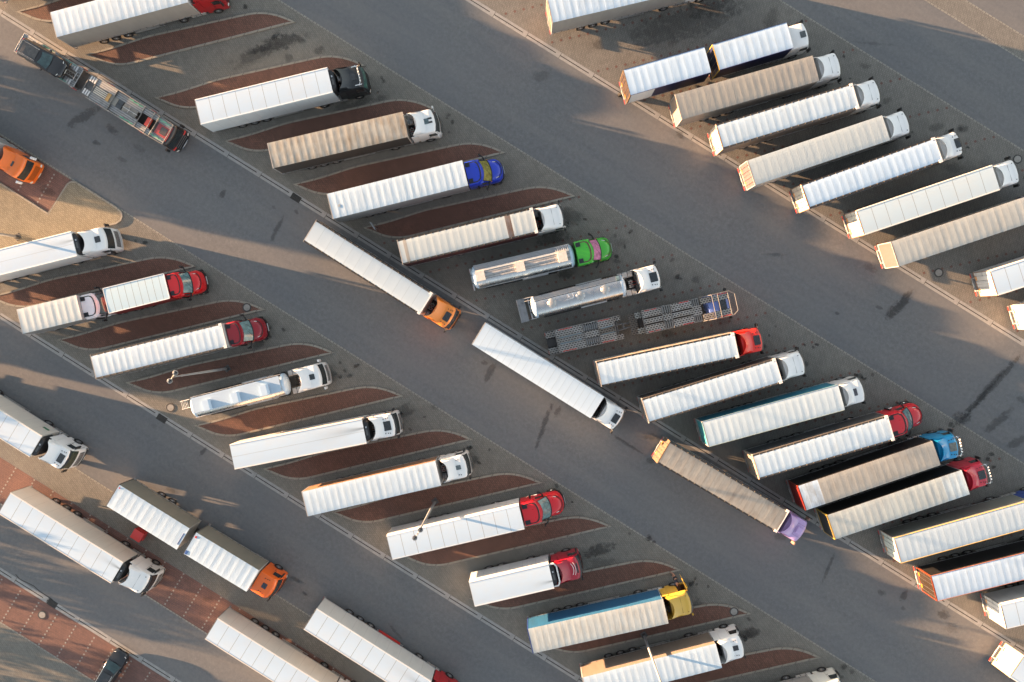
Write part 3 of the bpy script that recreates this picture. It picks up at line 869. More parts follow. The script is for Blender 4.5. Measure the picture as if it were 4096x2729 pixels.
def coe_cab(root, x, col, roof='hatch', hatch=(.62, .95), hx=1.5, dots=True, high=True, stripes=False, light_bar=None, ac=False, emblem=False, mirror=(.02, .02, .022), visor=True, glassy=(.012, .016, .018), door_open=False, day=False,
            low=(.03, .03, .032), rz=0.0, chassis=True, tank=(.4, .4, .4), drive=True, rimc='steel', body_rear=-3.4, y=0.0, bullbar=False, grille=(.03, .03, .033), zroof=3.3, twin=False, lining=None, dots_col=None, hatch_col=(.014, .018, .022), fins=True):
    T = tx(x, y, 0, rz)
    L = 2.32
    P_ = paint(col)
    zr = zroof
    rows = [(.45, 1.17, L + .02, .10, .22), (.75, 1.2, L + .04, .12, .24), (1.2, 1.22, L + .02, .14, .24), (1.9, 1.23, L, .15, .22), (2.05, 1.225, L - .03, .16, .2), (zr - .35, 1.17, L - .25, .2, .2), (zr - .15, 1.15, L - .33, .2, .2), (zr - .04, 1.11, L - .44, .2, .2), (zr, .98, L - .62, .16, .2)]
    rings = []
    for z, hw, xf, bow, rc in rows:
        rings.append(outline(hw, 0, xf, bow, rc, z))
    mb = MB().loft(rings)
    cab = mb.obj('cab', P_, root, T, True)
    # glass
    front_patch(rows, 2.02, zr - .36, 1.05, .018).obj('windscreen', glass(glassy), cab, smooth=True)
    for s in (-1, 1):
        if door_open and s > 0: continue
        h0, h1 = fx(rows, 2.0)[1] + .012, fx(rows, 2.72)[1] + .012
        w = [(1.1, s * h0, 2.0), (1.98, s * h0, 2.0), (1.80, s * h1, 2.72), (1.1, s * h1, 2.72)]
        MB().add(w, [(0, 1, 2, 3)]).obj('side_window', glass(), cab)
        d = MB().box(1.0, 1.02, s * 1.236 - .004, s * 1.236 + .004, .9, 2.8).box(2.03, 2.05, s * 1.225 - .01, s * 1.225 + .004, .9, 2.0).box(1.06, 1.22, s * 1.24 - .01, s * 1.24 + .012, 1.72, 1.77)
        d.obj('door_seam', BLACK, cab)
    front_patch(rows, .95, 1.72, .82, .02).obj('grille', plain(grille, .5), cab, smooth=True)
    if sum(col) > .05:
        mb = MB()
        for zz in (1.05, 1.2, 1.35, 1.5, 1.62):
            q = front_patch(rows, zz, zz + .035, .78, .035, 1, 8); mb.add(q.v, q.f)
        mb.obj('grille_bar', paint(tuple(c * .8 for c in col)), cab)
    bp = front_patch(rows, .42, .82, 1.16, .05).obj('bumper', paint(low) if sum(low) > .3 else plain(low, .5), cab, smooth=True)
    MB().box(L + .07, L + .085, -.27, .27, .5, .62).obj('number_plate', plain((.62, .62, .58), .5), bp)
    for s in (-1, 1):
        MB().add([(L - .06, s * .86, .84), (L - .17, s * 1.13, .84), (L - .19, s * 1.13, 1.08), (L - .08, s * .86, 1.06)], [(0, 1, 2, 3)]).obj('headlight', LAMPW, cab, tx(.1))
    if visor:
        q = MB().shell(lambda u, v: (L - .30 + .16 * u - .22 * (2 * v - 1) ** 2, (2 * v - 1) * 1.12, zr - .22 - .10 * u), 2, 10, (0, 0, -.04))
        q.obj('sun_visor', plain((.02, .02, .022), .3), cab, smooth=True)
    # roof
    zt = zr
    if high:
        rise, x1 = (.55, 1.02) if roof != 'smooth' else (.5, 1.5)
        def dz(u): return zr + .02 + rise * (u ** 1.25)
        def fn(u, v):
            s = 2 * v - 1
            xr = .22 - .62 * abs(s) ** 2.2
            xfr = x1 - .10 * s * s
            xx = xfr + (xr - xfr) * u
            e = max(0, (abs(s) - .84) / .16)
            hwz = 1.04 + .10 * u
            return (xx, s * hwz, dz(u) - e * e * (.05 + .30 * u))
        MB().shell(fn, 8, 14, (-.02, 0, -.045)).obj('roof_deflector', P_, cab, smooth=True)
        for s in (-1, 1):
            MB().add([(.9, s * 1.10, zr - .1), (.9, s * 1.09, zr + .0), (-.28, s * 1.145, zr + rise - .32), (-.36, s * 1.17, zr - .5), (-.05, s * 1.17, zr - .6), (.3, s * 1.165, zr - .35)], [(0, 1, 2, 3, 4, 5)]).obj('deflector_side', P_, cab)
    if fins:
        for s in (-1, 1):
            MB().box(-.62, .02, s * 1.19 - .02, s * 1.19 + .02, 1.0, zr - (.1 if high else .4)).obj('side_fin', P_, cab)
    if roof == 'smooth':
        mb = MB().box(1.02, 1.045, -.8, .8, zr + .135, zr + .16)
        mb.obj('roof_seam', plain(tuple(c * .35 for c in col), .6), cab)
        for s in (-1, 1):
            MB().lathe([(.045, 0), (.045, .03), (.001, .035)], 10, 'z', (L - .72, s * .82, zr + .0)).obj('marker_lamp', BLACK, cab)
    elif roof == 'hatch':
        hl, hwid = hatch
        f = MB().prism([(hx + (hl / 2 - .05) * a + .05 * math.cos(t) , (hwid / 2 - .05) * b + .05 * math.sin(t)) for a, b, t in [(1, 1, .1), (1, 1, .8), (1, 1, 1.5), (-1, 1, 1.7), (-1, 1, 2.4), (-1, 1, 3.1), (-1, -1, 3.2), (-1, -1, 3.9), (-1, -1, 4.6), (1, -1, 4.8), (1, -1, 5.5), (1, -1, 6.2)]], zr - .01, zr + .045)
        f.obj('roof_hatch', glass(hatch_col, .15), cab)
        if dots:
            for s in (-1, 1):
                for k, dx in enumerate((-.28, -.02, .18)):
                    MB().lathe([(.055, 0), (.05, .05), (.001, .06)], 10, 'z', (hx + dx, s * (.72 + .03 * k), zr - .02)).obj('horn' if k == 0 else 'marker_lamp', BLACK, cab)
    if stripes:
        for yy in (-.16, .22):
            MB().box(L - .95, L - .55, yy - .09, yy + .09, zr + .0, zr + .02).obj('roof_stripe', paint((.012, .012, .014)), cab)
    if ac:
        a = MB().loft([[(1.15 + q, -.36 + q, z), (1.75 - q, -.36 + q, z), (1.75 - q, .36 - q, z), (1.15 + q, .36 - q, z)] for z, q in ((zr, 0), (zr + .14, .02), (zr + .17, .08))])
        a.obj('roof_cooler', P_, cab)
        mb = MB()
        for s in (-1, 1): mb.box(.95, 1.95, s * .62 - .01, s * .62 + .01, zr + .001, zr + .01)
        mb.box(.95, .97, -.62, .62, zr + .14, zr + .15)
        mb.obj('roof_seam', plain(tuple(c * .4 for c in col), .6), cab)
    if emblem:
        mb = MB()
        pts = [(L - .72 - .34 * (k / 10 - .5) ** 2 * 2.2, (k / 10 - .5) * 1.3) for k in range(11)]
        for (xa, ya), (xb, yb) in zip(pts, pts[1:]):
            mb.add([(xa, ya, zr + .03), (xa + .05, ya, zr + .03), (xb + .05, yb, zr + .03), (xb, yb, zr + .03)], [(0, 1, 2, 3)])
            mb.add([(xa - .22, ya * .9, zr + .031), (xa - .17, ya * .9, zr + .031), (xb - .17, yb * .9, zr + .031), (xb - .22, yb * .9, zr + .031)], [(0, 1, 2, 3)])
        mb.obj('roof_emblem', LAMPW, cab)
        MB().box(L - .62, L - .46, -.5, .5, zr - .04, zr + .025).obj('roof_hatch', glass(), cab)
    if light_bar:
        mb = MB()
        xb = L - .3 if light_bar != 'mid' else L - .55
        mb.path([(xb - .12, -1.02, zr + .12), (xb + .06, -.7, zr + .14), (xb + .06, .7, zr + .14), (xb - .12, 1.02, zr + .12)], .03, 8)
        for s in (-1, 1): mb.bar((xb - .1, s * .95, zr - .1), (xb - .1, s * .95, zr + .13), .025); mb.bar((xb - .5, s * .92, zr + .1), (xb + .2, s * .92, zr + .1), .035)
        lb = mb.obj('light_bar', CHROME, cab)
        for k in range(5):
            MB().lathe([(.001, -.04), (.08, 0), (.09, .08), (.001, .085)], 12, 'x', (xb + .08, -.6 + .3 * k, zr + .18)).obj('spot_lamp', LAMPW, lb)
    if bullbar:
        mb = MB()
        mb.path([(L + .22, -.9, .7), (L + .26, -.85, 1.1), (L + .26, .85, 1.1), (L + .22, .9, .7)], .04, 8)
        mb.path([(L + .1, -.8, .75), (L + .24, -.8, .95)], .03); mb.path([(L + .1, .8, .75), (L + .24, .8, .95)], .03)
        mb.obj('bull_bar', CHROME, cab)
    mirrors(cab, 1.98, 1.2, 2.25, mirror)
    # underneath
    if chassis:
        mb = MB().box(body_rear, 1.9, -.45, -.33, .75, .98).box(body_rear, 1.9, .33, .45, .75, .98).box(-.9, .1, -1.1, 1.1, .55, .8)
        mb.box(-2.6, -1.2, -.5, .5, .98, 1.08)
        mb.box(-.3, -.05, -.9, -.3, .9, 2.2).box(-.25, -.05, .2, .7, .9, 1.9)
        mb.obj('tractor_chassis', CHASSIS, root, T)
        MB().box(-.85, -.4, -.45, .35, 1.08, 1.12).obj('catwalk', perforated((.4, .41, .42)), root, T)
        mb = MB().path([(-.15, -.2, 1.9), (-.45, -.25, 1.4), (-.7, -.15, 1.6)], .02).path([(-.15, .05, 1.9), (-.5, .1, 1.35), (-.72, .0, 1.6)], .02)
        mb.obj('air_hose', AMBER if sum(col) < .3 else LAMPRED, root, T)
        for s in (-1, 1):
            MB().loft([[(xx, s * yy, zz) for yy, zz in ((.62, .5), (.62, 1.0), (.72, 1.08), (1.15, 1.08), (1.24, .98), (1.24, .55), (1.14, .45))] for xx in (-1.75, -.25)], 0).obj('fuel_tank', plain(tank, .3, .35), root, T)
            MB().box(-1.32, -1.27, s * .95 - .3, s * .95 + .3, .5, 1.09).box(-.75, -.70, s * .95 - .3, s * .95 + .3, .5, 1.09).obj('tank_strap', BLACK, root, T)
            wheel(root, 1.0, s * 1.08, .51, .32, s, T, rimc)
            if drive: wheel(root, -2.72, s * 1.0, .51, .52, s, T, rimc)
        mb = MB()
        for s in (-1, 1):
            for xx, y0 in ((1.0, .9), (-2.72, .72)):
                if xx < 0 and not drive: continue
                pts = [(xx + .6 * math.cos(a), .51 + .58 * math.sin(a)) for a in [PI * q / 10 for q in range(1, 10)]]
                for (xa, za), (xb, zb) in zip(pts, pts[1:]):
                    mb.add([(xa, s * y0, za), (xb, s * y0, zb), (xb, s * 1.24, zb), (xa, s * 1.24, za)], [(0, 1, 2, 3)])
        mb.obj('mudguard', BLACK, root, T)
    return cab

def bonnet_cab(root, x, col, Lb=4.2, glassc=(.09, .16, .17), y=0.0, rz=0.0, trimc=(.02, .008, .008), zs=3.35, pads=True, hood=True, y_scale=1.0, mir=True, chassis=True, drive=True):
    """long-nosed cab: sleeper with two roof vents, raked windscreen, rounded bonnet"""
    T = tx(x, y, 0, rz)
    k = Lb / 4.2
    P_ = paint(col, .3, .6)
    TR = paint(trimc)
    q = [(.8, 1.2, 1.9), (1.8, 1.25, 1.92), (2.7, 1.26, 1.86), (zs - .25, 1.22, 1.78), (zs - .06, 1.15, 1.66), (zs, 1.02, 1.5)]
    cab = MB().loft([outline(hw, .02 + (z > 3) * .02, xf * k, .34 * k, .3, z) for z, hw, xf in q]).obj('cab', P_, root, T, True)
    # dark weather strip round the sleeper roof
    def arc(o, z, hw, y1=1.0, n=16):
        pts = []
        for j in range(n + 1):
            yy = -hw + 2 * hw * j / n
            xx = (o - .34 * (yy / 1.2) ** 2) * k
            dd = abs(yy) - (hw - .3)
            if dd > 0: xx -= .3 - math.sqrt(max(0, .09 - dd * dd))
            pts.append((xx, yy, z))
        return [(.45 * k, -hw, z)] + pts + [(.45 * k, hw, z)]
    a, b = arc(1.66, zs + .004, 1.05), arc(1.52, zs + .012, .95)
    MB().add(a + b, [(j, j + 1, len(a) + j + 1, len(a) + j) for j in range(len(a) - 1)]).obj('roof_trim', TR, cab)
    MB().shell(lambda u, v: ((.08 + 1.38 * u - .3 * u * (2 * v - 1) ** 2) * k, (2 * v - 1) * .93, zs + .02 + .09 * (1 - u) * (1 - .6 * (2 * v - 1) ** 2)), 6, 10, (0, 0, -.05)).obj('roof_panel', P_, cab, smooth=True)
    if pads:
        for s in (-1, 1):
            MB().box(.12 * k, .62 * k, s * .82 - .22, s * .82 + .22, zs + .02, zs + .09 + .03).obj('roof_vent', plain((.012, .015, .022), .6), cab)
    # roof ledge and windscreen
    zl = zs - .5
    MB().shell(lambda u, v: ((1.45 + .55 * u - .33 * (2 * v - 1) ** 2) * k, (2 * v - 1) * (1.2 - .02 * u), zs - .12 - .2 * u - .12 * abs(2 * v - 1) ** 3), 3, 12, (0, 0, -.06)).obj('roof_ledge', P_, cab, smooth=True)
    body = MB().loft([[(1.2 * k, -hw, z0), (1.2 * k, hw, z0), (1.2 * k, hw * .97, z1), (1.2 * k, -hw * .97, z1)] if False else outline(hw, 1.0 * k, xx * k, .3 * k, .2, z) for z, hw, xx, z0, z1 in ((.75, 1.16, 2.9, 0, 0), (1.9, 1.17, 2.9, 0, 0), (2.1, 1.15, 2.76, 0, 0), (zs - .34, 1.08, 1.9, 0, 0))]).obj('cab_front', P_, cab, smooth=True)
    def ws(u, v):
        s = 2 * v - 1
        return ((1.98 + .84 * u - .30 * s * s * (1 - .15 * u)) * k, s * (1.0 + .08 * u), zs - .30 - (zs - .30 - 2.14) * u + .02)
    MB().grid(ws, 5, 12).obj('windscreen', glass(glassc, .12), cab, smooth=True)
    mb = MB()
    def wsr(u, v): p = ws(u, v); return (p[0], p[1], p[2] + .02)
    for (u0, v0, u1, v1) in ((.98, .62, .35, .9), (.98, .2, .4, .5)):
        mb.path([wsr(u0 + (u1 - u0) * j / 5, v0 + (v1 - v0) * j / 5) for j in range(6)], .014, 5)
    mb.obj('wiper', BLACK, cab)
    MB().path([wsr(1.0, j / 10) for j in range(11)], .05, 6).path([wsr(j / 5, 0) for j in range(6)], .035, 6).path([wsr(j / 5, 1) for j in range(6)], .035, 6).obj('screen_surround', BLACK, cab)
    for s in (-1, 1):
        MB().box(2.5 * k, 2.62 * k, s * 1.09 - .05, s * 1.09 + .05, 2.1, 2.2).obj('turn_signal', AMBER, cab)
        MB().add([(1.25 * k, s * 1.2, 1.95), (2.35 * k, s * 1.185, 1.95), (1.95 * k, s * 1.14, 2.6), (1.25 * k, s * 1.17, 2.6)], [(0, 1, 2, 3)]).obj('side_window', glass(), cab)
    if hood:
        # fenders and bonnet
        fr = [(.7, 1.16, 4.1), (1.25, 1.2, 4.12), (1.7, 1.15, 4.05), (1.86, 1.05, 3.95)]
        MB().loft([outline(hw, 2.5 * k, xf * k, .42 * k, .42, z) for z, hw, xf in fr]).obj('fender', P_, cab, smooth=True)
        def hd(u, v):
            s = 2 * v - 1
            w = 1.0 - .06 * u - .10 * u ** 4
            xx = 2.66 + 1.24 * u - (.30 - .0 * u) * s * s * (1 - u) - .52 * u * abs(s) ** 2.6
            return (xx * k, s * w, 2.2 - .16 * u - .22 * u ** 5 - .14 * abs(s) ** 4)
        MB().shell(hd, 10, 14, (0, 0, -.3)).obj('bonnet', P_, cab, smooth=True)
        mb = MB()
        mb.path([(hd(1, j / 16)[0] + .05, hd(1, j / 16)[1] * 1.03, 1.9) for j in range(17)], .04, 6)
        mb.obj('bonnet_trim', TR, cab)
        mb = MB().path([(hd(.94, .93 + .0 * j)[0] - .06 * j, hd(.94, .93)[1] + .02 * j, 1.97) for j in range(6)], .03, 5).path([(hd(.94, .07)[0] - .06 * j, hd(.94, .07)[1] - .02 * j, 1.97) for j in range(6)], .03, 5)
        mb.obj('headlight', LAMPW, cab)
        bo = outline(1.18, 3.3 * k, 4.2 * k, .42 * k, .45, .5)
        MB().loft([[(px, py, z) for px, py, _ in outline(1.2, 3.3 * k, 4.22 * k, .42 * k, .45, 0)] for z in (.42, .8)]).obj('bumper', BLACK, cab, smooth=True)
        MB().box(4.2 * k, 4.2 * k + .05, -.42, .42, .68, .84).obj('number_plate', plain((.5, .55, .56), .4), cab)
    if mir:
        for s in (-1, 1):
            MB().path([(2.3 * k, s * 1.1, 2.2), (2.24 * k, s * 1.38, 2.3), (2.1 * k, s * 1.6, 2.3), (1.88 * k, s * 1.72, 2.3)], .075, 8).path([(1.92 * k, s * 1.70, 1.95), (1.88 * k, s * 1.72, 2.65)], .10, 8).obj('mirror', BLACK, cab, smooth=True)
            MB().bar((1.0 * k, s * 1.28, .9), (1.0 * k, s * 1.28, 2.3), .09, 10).obj('exhaust_stack', BLACK, cab)
    if chassis:
        MB().box(-3.4, 3.4 * k, -.45, -.33, .75, .98).box(-3.4, 3.4 * k, .33, .45, .75, .98).box(-.6, .9, -1.1, 1.1, .55, .78).obj('tractor_chassis', CHASSIS, root, T)
        for s in (-1, 1):
            wheel(root, 3.15 * k, s * 1.09, .5, .3, s, T, 'chrome')
            if drive: wheel(root, -2.6, s * 1.0, .51, .52, s, T, 'chrome')
            MB().lathe([(.001, 0), (.30, .01), (.30, 1.2), (.001, 1.21)], 16, 'x', (.55 * k, s * .98, .72)).obj('fuel_tank', CHROME, root, T, True)
    return cab

# ------------------------------------------------------------------ tank trailers
def tank_trailer(root, L, style, zc=2.45, ry=1.12, rz_=1.0, white_ends=True):
    TM = metal((.58, .60, .62), .26)
    END = paint(alb(240, 241, 240), .35, .3)
    s0, s1 = .35, L - .35
    mb = MB().lathe([(ry, s0), (ry, s1)], 36, 'x', (0, 0, zc), 0, rz_ / ry)
    mb.f = [f for f in mb.f if len(f) == 4]; mb.m = mb.m[:len(mb.f)]
    tank = mb.obj('tank', TM, root, smooth=True)
    mb = MB()
    k = s0 + .9
    while k < s1 - .3:
        mb.lathe([(ry + .004, k - .025), (ry + .012, k), (ry + .004, k + .025)], 36, 'x', (0, 0, zc), 0, rz_ / ry); k += 1.25
    mb.f = [f for f in mb.f if len(f) == 4]; mb.m = mb.m[:len(mb.f)]
    mb.obj('tank_band', metal((.45, .46, .48), .3), tank, smooth=True)
    for x0, x1, d in ((s0, -.05, -1), (s1, L + .05, 1)):
        prof = [(ry + .015, s0 + .12 if d < 0 else s1 - .12), (ry + .015, x0), (ry * .96, x0 + (x1 - x0) * .35), (ry * .8, x0 + (x1 - x0) * .65), (ry * .5, x0 + (x1 - x0) * .9), (.001, x1)]
        MB().lathe(prof, 36, 'x', (0, 0, zc), 0, rz_ / ry).obj('tank_end', END, root, smooth=True)
    zt = zc + rz_
    if style == 'boxes':          # wide ribbed walkway with three square covers
        def wk(y0, y1, dz, m, nm):
            MB().box(s0 + .1, s1 - .1, y0, y1, zt + dz - .03, zt + dz).obj(nm, m, root)
        RIB = metal((.48, .48, .48), .5, .2, 1)
        wk(-.42, .42, .03, RIB, 'walkway'); wk(.42, .60, .06, paint((.6, .58, .54)), 'walkway_edge'); wk(.60, 1.06, -.06, metal((.42, .43, .45), .35, .12, 1), 'walkway')
        MB().box(s0 + .1, s1 - .1, -.03, .03, zt + .03, zt + .07).obj('rail', ALU, root)
        PL = perforated((.62, .58, .54), (.45, .42, .39))
        for u in (.055, .47, .91):
            xx = s0 + u * (s1 - s0)
            MB().box(max(s0 + .05, xx - .45), min(s1 - .05, xx + .45), -.52, .44, zt + .05, zt + .42).obj('manlid_box', [plain((.60, .57, .53), .5)], root)
        mb = MB()
        for yy in (1.12,): mb.bar((s0, yy, zt - .25), (s1, yy, zt - .25), .03)
        mb.bar((s0, -1.16, zc + .1), (s1, -1.16, zc + .1), .03)
        for k in range(9):
            xx = s0 + (s1 - s0) * k / 8
            mb.bar((xx, -1.16, zc + .1), (xx, -1.0, zc + .4), .018)
        for k in range(7):
            xx = s1 - .2 - .2 * k
            mb.bar((xx, .62, zt + .12), (xx, 1.1, zt + .0), .018)
        mb.bar((s1 - 1.5, .62, zt + .12), (s1, .62, zt + .12), .022); mb.bar((s1 - 1.5, 1.1, zt), (s1, 1.1, zt), .022)
        mb.obj('hand_rail', CHROME, root)
    elif style == 'lids':         # polished barrel with three round lids and a side catwalk
        MB().box(s0, s1, .58, 1.02, zt - .22, zt - .17).obj('walkway', metal((.5, .5, .5), .3, .10, 1), root)
        MB().bar((s0, .56, zt - .1), (s1, .56, zt - .1), .022).bar((s0, 1.05, zt - .2), (s1, 1.05, zt - .2), .022).obj('rail', BLACK, root)
        for u in (.19, .52, .80):
            xx = s0 + u * (s1 - s0)
            l = MB().lathe([(.46, -.08), (.45, .03), (.42, .055), (.30, .06), (.28, .075), (.12, .08), (.001, .085)], 28, 'z', (xx, -.02, zt - .02)).obj('manlid', metal((.52, .52, .51), .42), root, smooth=True)
            mb = MB()
            for k in range(6):
                a = k * PI / 3 + .3
                mb.box(xx + .47 * math.cos(a) - .04, xx + .47 * math.cos(a) + .04, -.02 + .47 * math.sin(a) - .04, -.02 + .47 * math.sin(a) + .04, zt - .04, zt + .05)
            mb.obj('lid_clamp', STEEL, l)
        xx = s0 + .44 * (s1 - s0)
        MB().path([(xx - .8, -.1, zt + .1), (xx - .2, -.05, zt + .12), (xx + .0, .0, zt + .12), (xx + .02, .3, zt + .12), (xx - .05, .45, zt + .05)], .04, 8).path([(xx - .45, .12, zt + .1), (xx - .45, .4, zt + .1)], .06, 8).obj('pipe', CHROME, root)
        MB().box(s1 - .45, s1 - .15, .55, .98, zt - .17, zt - .02).obj('valve_box', glass((.10, .16, .18), .1), root)
        MB().box(-1.35, -.55, -1.2, 1.2, 1.0, 1.08).obj('rear_platform', metal((.33, .34, .36), .45), root)
        mb = MB().bar((-1.35, -1.2, 1.1), (-1.35, 1.2, 1.1), .05)
        for yy in (-1.1, 1.1): mb.bar((-1.3, yy, .5), (.3, yy, .95), .05)
        mb.path([(-.9, .75, 1.1), (-.5, .8, zt - .2), (.4, .75, zt + .1)], .025).path([(-.9, 1.1, 1.1), (-.5, 1.1, zt - .3), (.4, 1.05, zt)], .025)
        mb.obj('ladder', STEEL, root)
    else:                         # fluted walkway with tilted boxes
        MB().box(s0 + .05, s1 - .2, -.60, .95, zt - .02, zt + .03).obj('walkway', paint(alb(230, 231, 231), .45), root)
        for u in (.17, .49, .81):
            xx = s0 + u * (s1 - s0)
            MB().loft([[(xx - .42, yy, zt + .05), (xx + .42, yy, zt + .05), (xx + .42, yy, zt + .22), (xx + .25, yy, zt + .38), (xx - .35, yy, zt + .38)] for yy in (-.62, .42)]).obj('manlid_box', paint(alb(240, 242, 243), .4), root)
        mb = MB()
        for s in (-1, 1):
            mb.bar((s0, s * 1.05, zt - .15), (s1, s * 1.05, zt - .15), .02)
        for k in range(5):
            mb.bar((-.65 + .15 * k, .1, zt - .1), (-.65 + .15 * k, .9, zt - .1), .02)
        mb.path([(-.75, .1, zt - .1), (.3, .1, zt)], .025).path([(-.75, .9, zt - .1), (.3, .9, zt)], .025)
        mb.path([(-.5, .95, .8), (-.6, .95, zt - .1)], .03)
        mb.obj('ladder', ALU, root)
        mb = MB()
        for s in (-1, 1):
            mb.box(L * .28, L * .8, s * 1.2 - .03, s * 1.2 + .03, .5, .62)
        mb.obj('side_guard', paint((.7, .7, .7)), root)
    # under-frame
    mb = MB().box(-.2, L - .3, -.5, -.35, .85, 1.1).box(-.2, L - .3, .35, .5, .85, 1.1)
    for u in (.12, .3, .5, .7, .9): mb.box(L * u, L * u + .12, -.95, .95, .95, zc - rz_ * .55)
    mb.obj('chassis', CHASSIS, root)
    for x in (1.6, 2.9, 4.2):
        for s in (-1, 1): wheel(root, x, s * 1.06, .5, .32, s, rimc='chrome')
    mb = MB()
    for s in (-1, 1):
        mb.box(1.0, 4.9, s * 1.08 - .17, s * 1.08 + .17, 1.02, 1.06)
    mb.obj('mudguard', BLACK, root)
    for s in (-1, 1):
        MB().box(4.9, 7.6, s * 1.12 - .12, s * 1.12 + .12, .6, .95).obj('hose_tray', ALU, root)
    b = MB().box(-.25, -.1, -1.15, 1.15, .5, .7).obj('rear_bumper', ALU, root)
    for s in (-1, 1): MB().box(-.28, -.25, s * .9 - .2, s * .9 + .2, .52, .66).obj('tail_light', LAMPRED, b)

# ------------------------------------------------------------------ cars
def estate_car(root, col, L=4.85, W=1.88, H=1.47):
    hw = W / 2
    P_ = paint(col, .2, .9)
    st = [(0.0, .55, .80, .62), (.12, .30, .92, .80), (.6, .22, 1.0, .92), (1.5, .20, 1.0, .96), (2.6, .20, .98, .98), (3.5, .20, .95, .97), (4.2, .22, .88, .93), (4.6, .26, .80, .84), (4.8, .36, .70, .66), (4.85, .5, .6, .5)]
    k = L / 4.85
    rings = []
    for x, zb, zt, w in st:
        h = hw * w
        rings.append([(x * k, -h * .92, zb), (x * k, -h, zb + .12), (x * k, -h, zt - .14), (x * k, -h * .92, zt - .03), (x * k, -h * .4, zt + .02), (x * k, h * .4, zt + .02), (x * k, h * .92, zt - .03), (x * k, h, zt - .14), (x * k, h, zb + .12), (x * k, h * .92, zb)])
    body = MB().loft(rings).obj('body', P_, root, smooth=True)
    gh = [(.22, .98, .62, .02), (.55, H - .06, .70, .0), (1.4, H, .74, 0), (2.3, H - .02, .73, 0), (2.75, H - .1, .69, 0), (3.55, .98, .62, .0)]
    rr = []
    for x, zt, w, _ in gh:
        t = max(.001, (zt - .9) / (H - .9))
        rr.append([(x * k, -hw * (.94 - .2 * t * 0), .9), (x * k, -hw * (.94 - .19 * t), max(.905, zt - .07)), (x * k, -hw * (.80 - .16 * t), zt), (x * k, hw * (.80 - .16 * t), zt), (x * k, hw * (.94 - .19 * t), max(.905, zt - .07)), (x * k, hw * .94, .9)])
    MB().loft(rr).obj('cabin', P_, root, smooth=True)
    def slant(xa, za, xb, zb, w0, w1, off, nm, c):
        def fn(u, v):
            x = xa + (xb - xa) * u; z = za + (zb - za) * u; w = w0 + (w1 - w0) * u
            s = 2 * v - 1
            return ((x + (.12 * (1 - s * s) if xb < xa else -.04)) * k, s * w, z + off)
        MB().grid(fn, 4, 8).obj(nm, glass(c), root, smooth=True)
    slant(3.45, 1.02, 2.72, H - .09, .74, .60, .03, 'windscreen', (.02, .045, .05))
    slant(.28, 1.05, .56, H - .05, .68, .58, .03, 'rear_window', (.012, .016, .018))
    MB().box(1.15 * k, 2.45 * k, -.48, .48, H - .005, H + .012).obj('sunroof', glass((.012, .016, .02)), root)
    for s in (-1, 1):
        MB().add([(.75 * k, s * hw * .915, 1.0), (3.15 * k, s * hw * .915, 1.0), (2.55 * k, s * hw * .785, H - .14), (.85 * k, s * hw * .785, H - .14)], [(0, 1, 2, 3)]).obj('side_window', glass(), root)
        MB().bar((.5 * k, s * .60, H + .04), (2.5 * k, s * .60, H + .04), .025, 6).obj('roof_rail', metal((.35, .35, .36), .25), root)
        MB().add([(4.42 * k, s * hw * .82, .80), (4.68 * k, s * hw * .62, .74), (4.74 * k, s * hw * .48, .66), (4.5 * k, s * hw * .60, .83)], [(0, 1, 2, 3)]).obj('headlight', LAMPW, root, tx(0, 0, .02))
        MB().box(.06 * k, .2 * k, s * hw * .66 - .1, s * hw * .66 + .1, .74, .93).obj('tail_light', LAMPRED, root)
        MB().loft([[(2.95 * k, s * hw * .95, z), (3.12 * k, s * hw * .95, z), (3.1 * k, s * (hw * .95 + .2), z), (2.98 * k, s * (hw * .95 + .22), z)] for z in (.95, 1.1)]).obj('mirror', P_, root)
        for xx in (.95, 3.85): wheel(root, xx * k, s * (hw - .12), .33, .22, s, rimc='chrome')
    mb = MB()
    mb.box(4.70 * k, 4.82 * k, -.3, .3, .62, .70)
    mb.obj('grille', BLACK, root)
    MB().box(4.86 * k, 4.875 * k, -.25, .25, .42, .52).obj('number_plate', plain((.62, .62, .58), .4), root)

